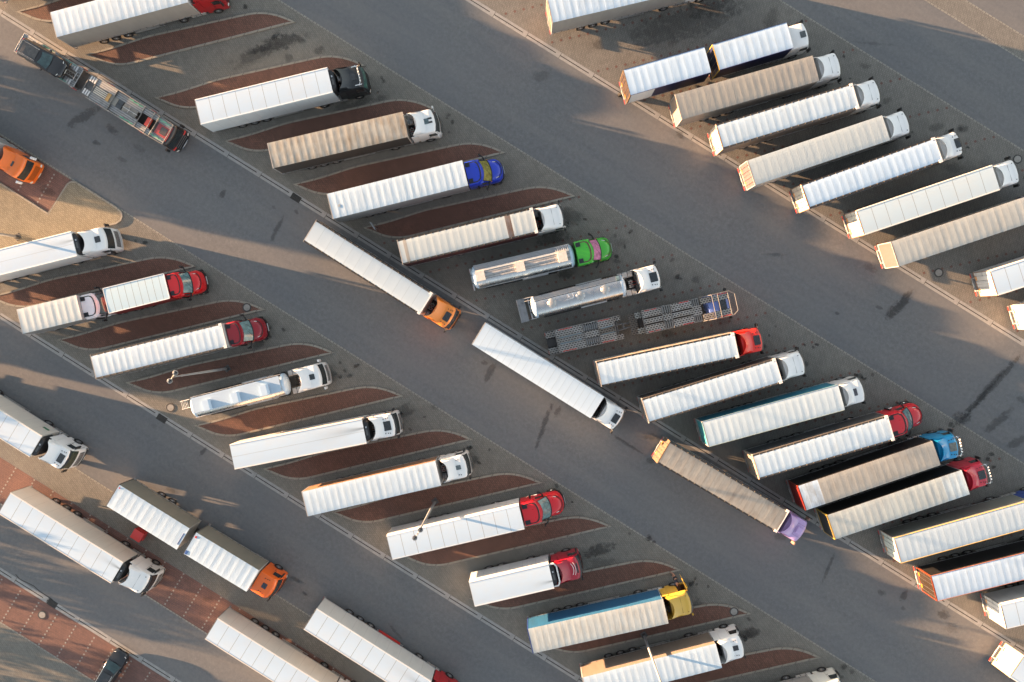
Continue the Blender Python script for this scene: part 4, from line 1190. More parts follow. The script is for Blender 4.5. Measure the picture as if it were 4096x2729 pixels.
# ------------------------------------------------------------------ car transporters
RIBBED = metal((.27, .28, .29), .5, .21, 1)
PERF = perforated()
def deck(root, x0, x1, y0, y1, z, m, nm='deck_plate', tilt=0.0):
    return MB().box(x0, x1, y0, y1, z - .06, z, 0, 0, tilt).obj(nm, m, root)
def frame_bars(root, segs, r=.045, m=None, nm='frame_beam'):
    mb = MB()
    for a, b in segs: mb.bar(a, b, r, 6)
    return mb.obj(nm, m or plain((.15, .15, .15), .6), root)
STRAP = paint((.55, .03, .02))
def strap(root, x0, x1, y, z, m=STRAP):
    mb = MB()
    n = 7
    for k in range(n):
        xx = x0 + (x1 - x0) * k / n
        mb.box(xx, xx + (x1 - x0) / n * .95, y - .03 + .035 * math.sin(k * 2.1), y + .03 + .035 * math.sin(k * 2.1), z, z + .04)
    mb.obj('lashing_strap', m, root)
def transporter_perforated(root):
    # drawbar trailer, x 0..7.06
    z = 1.55
    for s in (-1, 1):
        deck(root, 0, 1.0, s * .78 - .36, s * .78 + .36, z - .45, PERF)
        deck(root, 1.0, 3.85, s * .77 - .43, s * .77 + .43, z, PERF)
        deck(root, 5.4, 7.06, s * .77 - .43, s * .77 + .43, z + .12, PERF)
        deck(root, 7.0, 7.8, s * .95 - .28, s * .95 + .28, z - .5, PERF)
        for k in range(7):
            deck(root, 3.95 + .21 * k, 4.06 + .21 * k, s * .72 - .30, s * .72 + .30, z, plain((.22, .24, .26), .5), 'wheel_bar')
        strap(root, 1.4, 2.8, s * 1.1, z); strap(root, 5.5, 6.7, s * 1.1, z + .12)
        deck(root, 3.85, 5.4, s * 1.13 - .07, s * 1.13 + .07, z, PERF)
    deck(root, 1.0, 3.85, -.30, .30, z - .08, PERF)
    deck(root, 3.9, 5.35, -.36, .36, z - .02, PERF)
    deck(root, 5.45, 6.95, -.30, .30, z - .1, perforated((.25, .22, .19)))
    frame_bars(root, [((.05, -1.17, z - .5), (.05, 1.17, z - .5)), ((1.0, -1.2, z), (1.0, 1.2, z)), ((3.88, -1.2, z), (3.88, 1.2, z)), ((5.4, -1.2, z + .06), (5.4, 1.2, z + .06)), ((7.06, -1.2, z + .1), (7.06, 1.2, z + .1)), ((0, -1.2, z - .2), (7.06, -1.2, z)), ((0, 1.2, z - .2), (7.06, 1.2, z))])
    frame_bars(root, [((1.3, .3, z + .04), (3.6, .32, z + .1)), ((1.3, -.3, z + .04), (3.5, -.3, z + .1)), ((5.6, .3, z + .1), (6.9, .34, z + .2)), ((5.6, -.3, z + .1), (6.9, -.3, z + .2))], .035, paint((.10, .20, .27)), 'lift_ram')
    MB().box(0, 7.0, -.5, .5, .8, 1.1).box(.1, .95, -.3, .3, .9, 1.0).obj('trailer_chassis', CHASSIS, root)
    for s in (-1, 1):
        for xx in (3.6, 4.7): wheel(root, xx, s * 1.0, .42, .3, s)
        MB().box(-.05, .0, s * .95 - .18, s * .95 + .18, .55, .75).obj('tail_light', LAMPRED, root)
    frame_bars(root, [((7.0, -.35, .9), (9.6, -.12, .9)), ((7.0, .35, .9), (9.6, .12, .9)), ((7.3, -.6, .95), (7.3, .6, .95)), ((8.0, -.3, .95), (8.0, .3, .95))], .1, plain((.13, .135, .14), .5), 'drawbar')
    # lorry, x 9.2..19.0
    X = 9.2
    z = 2.25
    for s in (-1, 1):
        MB().prism([(X + .68, s * .80 - .34), (X + .68, s * .80 + .34), (X + .15, s * .80 + .34), (X, s * .80 + .2), (X, s * .80 - .2), (X + .15, s * .80 - .34)], z - .5, z - .44).obj('loading_tongue', perforated((.24, .27, .28)), root)
        deck(root, X + .7, X + 2.7, s * .78 - .38, s * .78 + .38, z, PERF)
        deck(root, X + 3.6, X + 5.7, s * .78 - .38, s * .78 + .38, z + .15, PERF)
        for k in range(4): deck(root, X + 2.75 + .22 * k, X + 2.87 + .22 * k, s * .78 - .34, s * .78 + .34, z + .1, plain((.17, .18, .185), .5), 'wheel_bar')
        for k in range(4): deck(root, X + 5.75 + .2 * k, X + 5.86 + .2 * k, s * .78 - .34, s * .78 + .34, z + .1, plain((.17, .18, .185), .5), 'wheel_bar')
        deck(root, X + 6.5, X + 7.6, s * .80 - .30, s * .80 + .30, z + .75, perforated((.26, .25, .24)))
        deck(root, X + 7.65, X + 9.3, s * .80 - .32, s * .80 + .32, 3.42, PERF)
        strap(root, X + 1.0, X + 1.5, s * 1.08, z); strap(root, X + 1.7, X + 2.2, s * 1.08, z); strap(root, X + 4.5, X + 5.5, s * 1.1, z + .15); strap(root, X + 8.1, X + 9.1, s * 1.1, 3.43)
        deck(root, X + .7, X + 6.5, s * 1.16 - .03, s * 1.16 + .03, z + .06, plain((.22, .22, .215), .5), 'side_beam')
    deck(root, X + .75, X + 2.7, -.24, .24, z - .05, PERF)
    deck(root, X + 2.7, X + 3.6, -.38, .38, z + .05, PERF)
    deck(root, X + 3.65, X + 5.7, -.24, .24, z + .1, PERF)
    deck(root, X + 5.7, X + 6.6, -.45, .45, z + .12, PERF)
    deck(root, X - .6, X + .2, -1.1, 1.1, 1.35, perforated((.12, .115, .11)))
    frame_bars(root, [((X + .7, -1.15, z), (X + .7, 1.15, z)), ((X + 3.6, -1.2, z + .15), (X + 3.6, 1.2, z + .15)), ((X + 2.7, -1.2, z + .1), (X + 2.7, 1.2, z + .1)), ((X + 7.62, -1.18, 3.45), (X + 7.62, 1.18, 3.45)), ((X + 8.2, -1.15, 3.47), (X + 8.2, 1.15, 3.47)), ((X + 9.2, -1.1, 3.47), (X + 9.2, 1.1, 3.47)),
                       ((X + 9.84, -.85, 3.5), (X + 9.84, .85, 3.5)), ((X + 9.84, .85, 3.5), (X + 9.4, 1.18, 3.5)), ((X + 9.84, -.85, 3.5), (X + 9.4, -1.18, 3.5)), ((X + 6.5, 1.2, 2.6), (X + 7.6, 1.2, 3.45)), ((X + 6.5, -1.2, 2.6), (X + 7.6, -1.2, 3.45)), ((X + 7.6, 1.2, 3.45), (X + 9.4, 1.2, 3.48)), ((X + 7.6, -1.2, 3.45), (X + 9.4, -1.2, 3.48))], .045, plain((.11, .11, .115), .6))
    for xx, zz in ((X + .8, z), (X + 3.0, z), (X + 6.3, z), (X + 7.65, 3.4)):
        frame_bars(root, [((xx, s * 1.16, .9), (xx, s * 1.16, zz)) for s in (-1, 1)], .06, ALU, 'post')
    MB().box(X + .3, X + 7, -.5, .5, .8, 1.1).box(X + .6, X + 6.6, -1.1, -.6, .75, 1.15).box(X + .6, X + 6.6, .6, 1.1, .75, 1.15).obj('lorry_chassis', CHASSIS, root)
    for s in (-1, 1):
        for xx in (X + 3.2, X + 4.5): wheel(root, xx, s * 1.02, .42, .32, s)
    c = coe_cab(root, X + 7.25, (.10, .16, .42), roof='hatch', hatch=(.75, 1.0), hx=1.35, dots=False, high=False, zroof=2.95, chassis=False, visor=False, fins=False)
    for s in (-1, 1): wheel(root, X + 8.1, s * 1.02, .46, .3, s)

def transporter_ribbed(root):
    # trailer x 0..7.36
    z = 2.0
    for s in (-1, 1):
        deck(root, 0, 5.6, s * .68 - .36, s * .68 + .36, z, RIBBED)
        deck(root, 5.6, 7.0, s * .74 - .36, s * .74 + .36, z - .12, RIBBED)
        for k in range(3): deck(root, 5.75 + .28 * k, 5.95 + .28 * k, s * .74 - .30, s * .74 + .30, z - .06, ALU, 'wheel_bar')
        deck(root, 0, 7.1, s * 1.08 - .03, s * 1.08 + .03, z + .1, metal((.36, .35, .33), .45), 'side_beam')
        strap(root, 2.3, 3.6, s * 1.0, z + .05, paint((.05, .42, .2))); strap(root, 5.0, 6.2, s * .98, z, paint((.08, .35, .28)))
        strap(root, 6.4, 7.2, s * 1.16, z - .5)
    deck(root, 5.0, 6.9, -.26, -.08, z - .15, PERF); deck(root, 5.0, 6.9, .08, .26, z - .15, PERF)
    for k in range(3): deck(root, .05, .75, -.28 + .2 * k, -.18 + .2 * k, z, ALU, 'wheel_bar')
    for sg in (((0, -1.05, z), (0, 1.05, z)), ((7.0, -1.0, z - .1), (7.0, 1.0, z - .1)), ((6.6, -.5, z - .1), (6.6, .5, z - .1))): frame_bars(root, [sg], .05, ALU)
    for xx in (.3, 3.2, 6.8): frame_bars(root, [((xx, s * 1.1, .8), (xx, s * 1.1, z)) for s in (-1, 1)], .06, ALU, 'post')
    for s in (-1, 1):  # added panels, stop low sun shining through between the decks
        MB().box(.2, 6.9, s * 1.02 - .02, s * 1.02 + .02, .75, 1.75).obj('side_panel', perforated((.20, .205, .21)), root)
        MB().box(9.7, 16.2, s * 1.12 - .02, s * 1.12 + .02, .8, 2.4).obj('side_panel', perforated((.20, .205, .21)), root)
    deck(root, .2, 8.4, -.95, .95, .95, metal((.2, .21, .22), .5, .1, 1), 'lower_deck')
    MB().box(.2, 7.6, -.5, .5, .6, .88).obj('trailer_chassis', CHASSIS, root)
    for s in (-1, 1):
        for xx in (3.0, 4.1): wheel(root, xx, s * .98, .42, .3, s)
        MB().box(-.06, 0, s * .8 - .2, s * .8 + .2, .6, .8).obj('tail_light', LAMPRED, root)
    frame_bars(root, [((7.5, -.8, .9), (9.4, -.2, .9)), ((7.5, .8, .9), (9.4, .2, .9))], .07, plain((.12, .12, .12), .5), 'drawbar')
    # lorry x 9.37..18.5
    X = 9.37
    z = 3.0
    for s in (-1, 1):
        deck(root, X - .9, X + .15, s * .72 - .32, s * .72 + .32, z - .3, RIBBED)
        for k in range(3): deck(root, X - .75 + .26 * k, X - .6 + .26 * k, s * .72 - .28, s * .72 + .28, z - .24, ALU, 'wheel_bar')
        deck(root, X + .15, X + 2.4, s * .76 - .36, s * .76 + .36, z, RIBBED)
        deck(root, X + 2.45, X + 3.8, s * .76 - .32, s * .76 + .32, z - .1, RIBBED)
        deck(root, X + 3.85, X + 5.7, s * .74 - .38, s * .74 + .38, z + .1, RIBBED)
        deck(root, X + 5.75, X + 7.1, s * .80 - .28, s * .80 + .28, z + .1, RIBBED)
        deck(root, X + 7.15, X + 9.25, s * .82 - .26, s * .82 + .26, 3.5, RIBBED)
        deck(root, X, X + 7.0, s * 1.17 - .03, s * 1.17 + .03, z + .12, metal((.36, .35, .33), .45), 'side_beam')
        strap(root, X + 4.0, X + 5.5, s * 1.0, z + .1, paint((.05, .42, .2))); strap(root, X + 7.6, X + 9.0, s * .85, 3.51, paint((.06, .4, .25)))
        strap(root, X + .6, X + 1.5, s * 1.2, z - .8); strap(root, X + 6.2, X + 6.8, s * 1.22, z - .3)
    for k in range(4): deck(root, X + .3, X + 1.7, -.36 + .19 * k, -.24 + .19 * k, z - .02, paint((.55, .5, .42)), 'wheel_bar')
    deck(root, X + 1.75, X + 2.1, -.42, .42, z + .02, plain((.45, .27, .10), .6), 'loading_board')
    deck(root, X + 2.1, X + 2.95, -.42, .42, z - .05, plain((.22, .21, .19), .6), 'tool_cover')
    deck(root, X + 3.0, X + 3.55, -.42, -.02, z - .05, glass((.02, .025, .03)), 'tool_cover'); deck(root, X + 3.0, X + 3.55, .02, .42, z - .05, glass((.02, .025, .03)), 'tool_cover')
    deck(root, X + 3.7, X + 5.3, -.40, .40, z, plain((.23, .22, .20), .6), 'tool_cover')
    frame_bars(root, [((X + 3.7, 0, z + .05), (X + 5.4, 0, z + .05)), ((X + 4.4, -.4, z + .05), (X + 4.4, .4, z + .05))], .03, ALU, 'locking_rod')
    frame_bars(root, [((X + .15, -1.1, z), (X + .15, 1.1, z)), ((X + 2.42, -1.1, z), (X + 2.42, 1.1, z)), ((X + 5.72, -1.15, z + .12), (X + 5.72, 1.15, z + .12)), ((X + 7.12, -1.15, 3.5), (X + 7.12, 1.15, 3.5)), ((X + 7.7, -1.1, 3.55), (X + 7.7, 1.1, 3.55)), ((X + 9.3, -1.1, 3.5), (X + 9.3, 1.1, 3.5)), ((X - .9, -1.0, z - .3), (X - .9, 1.0, z - .3)), ((X + 7.1, 1.17, 3.5), (X + 9.3, 1.1, 3.5)), ((X + 7.1, -1.17, 3.5), (X + 9.3, -1.1, 3.5))], .045, plain((.16, .16, .155), .6))
    for xx in (X + .4, X + 2.6, X + 5.0, X + 7.0): frame_bars(root, [((xx, s * 1.17, .9), (xx, s * 1.17, z)) for s in (-1, 1)], .06, ALU, 'post')
    MB().box(X, X + 7, -.5, .5, .6, .95).box(X + .4, X + 6.8, -1.05, 1.05, .95, 1.02).obj('lorry_chassis', CHASSIS, root)
    for s in (-1, 1):
        for xx in (X + 2.2, X + 3.5): wheel(root, xx, s * 1.02, .45, .32, s)
    c = coe_cab(root, X + 7.45, (.022, .016, .017), roof='hatch', hatch=(.7, .75), hx=1.05, dots=False, high=False, zroof=3.0, chassis=False, visor=False, fins=False, low=(.03, .03, .032), hatch_col=(.06, .05, .045))
    MB().box(.25, 1.72, -.78, .78, 2.99, 3.02).obj('roof_panel', paint((.34, .05, .06)), c)
    mb = MB()
    for k in range(3): mb.bar((2.42 - .05 * k, -.75, 1.15 + .28 * k), (2.42 - .05 * k, .75, 1.15 + .28 * k), .03, 6)
    mb.obj('grille_bar', metal((.3, .3, .3), .4), c)
    MB().path([(2.36, -.5, .85), (2.5, -.5, .85), (2.5, .5, .85), (2.36, .5, .85)], .05, 8).obj('bull_bar', CHROME, c)
    for s in (-1, 1):
        wheel(root, X + 8.4, s * 1.04, .48, .3, s)
        MB().add([(2.05, s * .75, 1.62), (2.30, s * .75, 1.55), (2.22, s * 1.15, 1.5), (1.9, s * 1.2, 1.62)], [(0, 1, 2, 3)]).obj('headlight', STRAP, c, tx(.1, 0, .15))
    MB().box(X + 6.55, X + 6.95, -.45, .45, z - .1, z + .25).obj('tool_box', paint((.55, .05, .03)), root)

# ------------------------------------------------------------------ lamps, sign, box, person
def lamp(x, y, label):
    t = thing('street_lamp', (x, y, .08), 0, label, 'street lamp', 'tall lamp posts with two round heads')
    H = 12.5
    def base():
        mb = MB().box(-.3, .3, -.3, .3, 0, .04, 0, .6).box(-.16, .16, -.16, .16, .04, .5, 0, .6)
        for a in range(4): mb.lathe([(.04, 0), (.04, .12), (.001, .13)], 8, 'z', (.3 * math.cos(a * PI / 2 + .6 + PI / 4) * 1.2, .3 * math.sin(a * PI / 2 + .6 + PI / 4) * 1.2, .04))
        return mb.mesh('base_plate', plain((.10, .105, .11), .6))
    cached('lb', 'base_plate', t, None, base)
    cached('lp', 'pole', t, None, lambda: MB().bar((0, 0, .4), (0, 0, 10.6), .15, 16, 0, .075).bar((0, 0, 10.6), (0, 0, 10.68), .10, 16).bar((0, 0, 10.68), (0, 0, H), .06, 12, 0, .05).mesh('pole', plain((.27, .28, .29), .5), True))
    d = Vector((math.cos(R(55)), math.sin(R(55)), 0))
    cached('la', 'cross_arm', t, None, lambda: MB().bar(tuple(d * -.3 + Vector((0, 0, H))), tuple(d * .3 + Vector((0, 0, H))), .04, 8).box(-.06, .06, -.06, .06, H - .1, H + .08).mesh('cross_arm', metal((.5, .46, .4), .35)))
    for s in (-1, 1):
        c = d * (.44 * s) + Vector((0, 0, H))
        h = cached('lh', 'lamp_head', t, tx(c.x, c.y, H), lambda: MB().lathe([(.10, -.22), (.2, -.18), (.235, 0), (.235, .05), (.20, .06), (.19, .01), (.001, .0)], 24, 'z').mesh('lamp_head', metal((.5, .48, .45), .3), True))
        cached('lh2', 'lamp_dome', h, None, lambda: MB().lathe([(.17, .0), (.15, .08), (.08, .13), (.001, .15)], 20, 'z').mesh('lamp_dome', glass((.02, .02, .02)), True))
        cached('lh3', 'bracket', h, None, lambda: MB().box(-.15, .15, -.05, .05, .0, .1, 0, R(-35)).mesh('bracket', STEEL))
lamp(-31.88, -4.95, 'grey lamp post on the red island between dark red bonneted truck and silver tanker')
lamp(-10.08, -18.82, 'lamp post leaning over the white boxes roof of red bonneted truck')
lamp(11.72, -32.69, 'lamp post whose pole crosses the trailer beside the yellow cab')
lamp(-53.95, 8.85, 'lamp post base on sunlit paving beside white trailer at left edge')

t = thing('road_sign', (-16.0, 9.6, .1), 33, 'small grey sign board on a thin post at the tip of a red island', 'sign')
MB().bar((0, 0, 0), (0, 0, 2.5), .035, 10).obj('post', STEEL, t)
sb = MB().box(-.03, .01, -.45, .45, 1.75, 2.75).obj('sign_board', metal((.42, .44, .46), .45), t)
MB().box(.012, .05, -.42, .42, 2.05, 2.1).box(.012, .05, -.42, .42, 2.4, 2.45).obj('back_rail', STEEL, sb)
t = thing('storage_box', (-41.15, -22.35, 0), -32, 'plain red box standing on paving beside the grey drawbar trailer', 'box')
bx = MB().box(-.55, .55, -.5, .5, .06, 1.05).obj('box_body', paint((.45, .02, .025)), t)
MB().box(-.57, .57, -.52, .52, 1.05, 1.13).obj('lid', paint((.52, .03, .03)), t)
MB().box(-.5, -.35, -.45, .45, 0, .06).box(.35, .5, -.45, .45, 0, .06).obj('skid', BLACK, t)
MB().box(-.02, .02, -.535, -.515, .85, 1.1).obj('latch', STEEL, t)

def skin_body(name, joints, edges, m, parent, sub=2, root=0):
    me = bpy.data.meshes.new(name)
    me.from_pydata([j[0] for j in joints], edges, [])
    me.materials.append(m)
    o = bpy.data.objects.new(name, me)
    COL.objects.link(o)
    if parent: o.parent = parent
    md = o.modifiers.new('skin', 'SKIN'); md.use_smooth_shade = True
    for k, j in enumerate(joints):
        sv = me.skin_vertices[0].data[k]
        sv.radius = (j[1], j[2] if len(j) > 2 else j[1])
        sv.use_root = (k == root)
    s = o.modifiers.new('sub', 'SUBSURF'); s.levels = sub; s.render_levels = sub
    return o
def person():
    # bends over the sill of the open door of the yellow cab, both arms reaching in; local x = truck forward, y = out from the cab
    t = thing('person', (-.11, -31.88, 0), 13.2, 'person in dark blue shirt and shorts reaching into the open yellow cab door', 'person')
    B = Vector((15.74, 1.72, 0))
    def p(x, y, z): return (B.x + x, B.y + y, z)
    skin = plain((.30, .165, .115), .55, 0, .1)
    J = [(p(0, .12, .98), .14, .11), (p(.0, -.08, 1.2), .135, .10), (p(0, -.27, 1.40), .16, .10), (p(.0, -.36, 1.47), .06), (p(-.01, -.44, 1.49), .062),
         (p(-.10, .14, .93), .09), (p(-.13, .24, .52), .062), (p(-.14, .34, .12), .045), (p(-.14, .22, .05), .045),
         (p(.11, .16, .93), .09), (p(-.02, .50, .62), .062), (p(-.25, .72, .48), .042), (p(-.33, .80, .44), .045),
         (p(-.20, -.30, 1.40), .06), (p(-.24, -.58, 1.22), .045), (p(-.2, -.86, 1.2), .034), (p(-.19, -.93, 1.19), .034),
         (p(.20, -.28, 1.40), .06), (p(.26, -.52, 1.2), .045), (p(.24, -.78, 1.2), .034), (p(.23, -.85, 1.19), .034)]
    E = [(0, 1), (1, 2), (2, 3), (3, 4), (0, 5), (5, 6), (6, 7), (7, 8), (0, 9), (9, 10), (10, 11), (11, 12), (2, 13), (13, 14), (14, 15), (15, 16), (2, 17), (17, 18), (18, 19), (19, 20)]
    n = len(J)
    fj = []
    for hx_, sgn in ((-.19, -1), (.23, 1)):
        w = 16 if sgn < 0 else 20
        for k, (dx, l) in enumerate(((-.03, .075), (-.01, .085), (.012, .08), (.032, .065))):
            a = len(J)
            J += [(p(hx_ + dx, -.96, 1.185), .0095), (p(hx_ + dx * 1.25, -.96 - l * .6, 1.175), .009), (p(hx_ + dx * 1.3, -.96 - l, 1.15), .008)] if sgn < 0 else [(p(hx_ + dx, -.88, 1.185), .0095), (p(hx_ + dx * 1.25, -.88 - l * .6, 1.175), .009), (p(hx_ + dx * 1.3, -.88 - l, 1.15), .008)]
            E += [(w, a), (a, a + 1), (a + 1, a + 2)]
        a = len(J)
        y0 = -.93 if sgn < 0 else -.85
        J += [(p(hx_ + .045, y0, 1.18), .011), (p(hx_ + .07, y0 - .045, 1.165), .0095)]
        E += [(w, a), (a, a + 1)]
    body = skin_body('body', J, E, skin, t)
    # head, bent down towards the cab floor
    hd = MB()
    prof = [(.001, -.115), (.05, -.105), (.075, -.06), (.082, 0), (.078, .05), (.055, .095), (.001, .115)]
    hd.lathe(prof, 20, 'z', (0, 0, 0), 0, 1.18)
    hd.loft([[(-.015, .09, -.02), (.015, .09, -.02), (.012, .10, .03), (-.012, .10, .03)], [(-.012, .115, -.025), (.012, .115, -.025), (.006, .10, .03), (-.006, .10, .03)]])
    for s in (-1, 1): hd.lathe([(.001, -.008), (.03, -.004), (.026, .008), (.001, .01)], 10, 'x', (s * .082, 0, -.005))
    M = Matrix.Translation(p(-.01, -.53, 1.50)) @ Matrix.Rotation(PI, 4, 'Z') @ Matrix.Rotation(R(-50), 4, 'X')
    head = hd.obj('head', skin, t, M, True)
    for s in (-1, 1): MB().lathe([(.001, -.008), (.011, 0), (.001, .008)], 8, 'y', (s * .03, .088, .01)).obj('eye', BLACK, head)
    MB().box(-.025, .025, .083, .09, -.052, -.045).obj('mouth', plain((.25, .08, .07), .5), head)
    MB().lathe([(.001, .128), (.06, .108), (.088, .055), (.092, .0), (.07, -.03)], 20, 'z', (0, -.014, 0), 0, 1.18).obj('hair', plain((.03, .02, .015), .7), head, smooth=True)
    SH = plain((.018, .028, .062), .8, 0, .5, 14.0)
    skin_body('shirt', [(p(0, .10, 1.02), .20, .145), (p(0, -.08, 1.2), .20, .135), (p(0, -.27, 1.41), .23, .13), (p(-.20, -.31, 1.405), .082), (p(-.235, -.48, 1.30), .068), (p(.20, -.29, 1.405), .082), (p(.245, -.43, 1.28), .068)], [(0, 1), (1, 2), (2, 3), (3, 4), (2, 5), (5, 6)], SH, t)
    skin_body('shorts', [(p(0, .12, .99), .165, .13), (p(-.10, .15, .90), .115), (p(-.125, .21, .66), .10), (p(.11, .17, .90), .115), (p(.04, .34, .76), .10)], [(0, 1), (1, 2), (0, 3), (3, 4)], plain((.014, .018, .032), .8), t)
    for q in (((-.14, .36, .05), (-.14, .12, .04)), ((-.27, .76, .46), (-.36, .86, .34))):
        skin_body('shoe', [(p(*q[0]), .055), (p(*[(a + b) / 2 for a, b in zip(*q)]), .052), (p(*q[1]), .042)], [(0, 1), (1, 2)], plain((.03, .028, .027), .6), t)

# ------------------------------------------------------------------ the lorries
BAY, QUEUE = 'lorries parked in the angled bays', 'lorries parked along the lanes'
def semi(label, pos, hdg, L, trailer, cab, group=BAY, name='semi_truck', cat='lorry', gap=.75):
    t = thing(name, pos, hdg, label, cat, group)
    kind, kw = trailer
    kind(t, L, **kw)
    if cab:
        ck, a, kw = cab
        ck(t, L + kw.pop('gap', gap), *a, **kw)
    return t
WHT = alb(240, 240, 238)
def T_(**k): return (tarp_trailer, k)
def B_(**k): return (box_trailer, k)
def C_(col, **k): return (coe_cab, (col,), k)
def N_(col, **k): k.setdefault('gap', .08); return (bonnet_cab, (col,), k)
DK = (.025, .025, .026)
RAILD = (.03, .028, .027)
GREYS = (.27, .26, .25)
CABW = albs(226, 231, 233)
# --- upper left bays
semi('white tarp trailer with red cab cut off by the top edge', (-47.45, 29.41), 14.0, 13.6, T_(seed=1, side=(.30, .285, .265), rear=(.34, .32, .3)), C_((.30, .008, .012), roof='smooth', tank=(.45, .45, .44)))
semi('white refrigerated trailer with ribbed roof behind a black cab', (-33.06, 20.70), 13.1, 13.54, B_(soot=None, side=(.62, .67, .70), rear=(.55, .55, .55), skirt=None), C_((.012, .016, .02), roof='hatch', hatch=(.55, .7), hx=1.2, dots=False, light_bar='mid', gap=.95, glassy=(.02, .07, .06), hatch_col=(.02, .022, .025), rimc='chrome'))
semi('stained tan tarp trailer with dark sides and white striped cab', (-25.86, 16.38), 12.6, 13.7, T_(seed=5, roof=alb(208, 190, 170), dirt=alb(166, 136, 108), amt=.55, nb=19, quilt=True, sag=.03, side=(.045, .042, .04), rear=(.06, .06, .06), front=(.55, .5, .45)), C_(CABW, roof='hatch', hatch=(.62, .55), hx=1.1, dots=False, stripes=True, gap=.9, hatch_col=(.06, .09, .10), mirror=(.6, .6, .6)))
semi('white crumpled tarp trailer pulled by a bright blue bonneted cab', (-19.94, 11.36), 13.6, 13.73, T_(seed=6, side=(.30, .30, .30), sag=.03, wr=.9, marks=((.9, -.15, .25, .22, (.3, .33, .35)),)), N_((.006, .04, .50), Lb=3.75, glassc=(.16, .15, .035), trimc=(.01, .012, .02)))
semi('cream tarp trailer with one brown roof stripe and dark red sides', (-13.00, 6.81), 13.2, 13.72, T_(seed=7, roof=alb(230, 220, 206), rail=DK, side=(.075, .014, .014), rear=(.06, .05, .05), nb=20, patches=((.795, .832, alb(135, 100, 82)), (.035, .06, alb(196, 172, 150)))), C_(CABW, roof='smooth', gap=.72))
for k, (lab, c_) in enumerate((('white tarp lorry beyond the top left corner, above the first red cab', (.5, .5, .5)), ('unseen second tarp lorry added beyond the top left corner for its shadow', (.05, .1, .3)))):
    semi(lab, (-54.75 - 7.24 * k, 34.15 + 4.51 * k), 13.6, 13.6, T_(seed=61 + k, side=(.30, .285, .265)), C_(c_, roof='smooth'))  # the second lorry is unseen, added to shade the top lane
# --- middle bays
semi('white tarp trailer with tan lit side behind a bright red cab', (6.66, -5.21), 12.1, 13.74, T_(seed=11, rail=DK, side=(.30, .27, .23), rear=(.40, .36, .32), sag=.018), C_(albs(222, 44, 34), roof='hatch', gap=.72))
semi('white tarp trailer with charcoal sides and smooth white cab, right of red cab', (11.25, -8.85), 17.2, 13.6, T_(seed=12, rail=(.06, .055, .05), side=(.085, .08, .078), rear=(.30, .28, .26)), C_(CABW, roof='smooth', rz=-1.5))
semi('white tarp trailer with teal blue sides and a white cab', (17.13, -11.12), 15.6, 13.65, T_(seed=13, roof=alb(238, 235, 228), side=(.025, .20, .31), rear=(.04, .25, .30), rear_tarp=True, trim=(.30, .38, .37)), C_(CABW, roof='hatch', hatch=(.5, .72), hx=1.05, dots=False, gap=.6, hatch_col=(.05, .05, .06)))
semi('white tarp trailer with dark sides and red bonneted cab, right of teal trailer', (22.09, -14.35), 16.7, 13.67, T_(seed=14, rail=(.05, .046, .043), side=(.09, .088, .088), rear=(.42, .37, .30), frame=(.5, .4, .3)), N_(albs(196, 18, 36), Lb=4.3))
semi('beige tarp trailer with white rear patch, black sides and blue cab', (26.59, -17.40), 19.2, 13.7, T_(seed=15, roof=alb(208, 188, 168), dirt=alb(176, 156, 138), amt=.5, side=(.012, .012, .013), rear=(.15, .010, .008), frame=(.2, .03, .015), sag=.014, patches=((0, .145, alb(240, 242, 244)),), rear_tarp=True), C_(albs(22, 140, 196), roof='hatch', hatch=(.7, .85), hx=1.45, light_bar=True, gap=.62, rz=-7, hatch_col=(.10, .11, .10)))
semi('grey white tarp trailer with black sides and crimson cab with roof lamps', (29.46, -20.27), 19.3, 13.7, T_(seed=16, roof=alb(224, 214, 198), dirt=alb(186, 176, 166), amt=.6, side=(.010, .010, .011), rear=(.02, .022, .024), frame=(.55, .36, .06), rear_tarp=True, patches=((.84, 1.0, alb(240, 238, 230)),)), C_(albs(190, 42, 64), roof='hatch', hatch=(.7, .85), hx=1.45, light_bar=True, gap=.62, rz=-3))
semi('pale tarp trailer with yellow edged roof and blue cab at right edge', (35.95, -22.52), 16.2, 13.6, T_(seed=17, roof=alb(228, 226, 222), sag=.016, side=(.17, .175, .16), rear=(.55, .60, .56), frame=(.4, .3, .25), trim=(.62, .42, .10)), C_((.015, .05, .25), roof='smooth'))
semi('white tarp trailer with black sides and bright orange rear frame', (39.54, -26.25), 14.8, 13.6, T_(seed=18, roof=alb(236, 239, 243), side=(.010, .010, .011), rear=(.022, .014, .008), frame=(.22, .04, .012), trim=(.3, .12, .07)), C_(CABW, roof='smooth'))
semi('white box trailer with rounded roof edge in the lower right corner', (46.33, -28.99), 14.0, 13.6, B_(round_edge=True, side=(.62, .61, .60), rear=(.68, .67, .64)), C_(CABW, roof='smooth'))
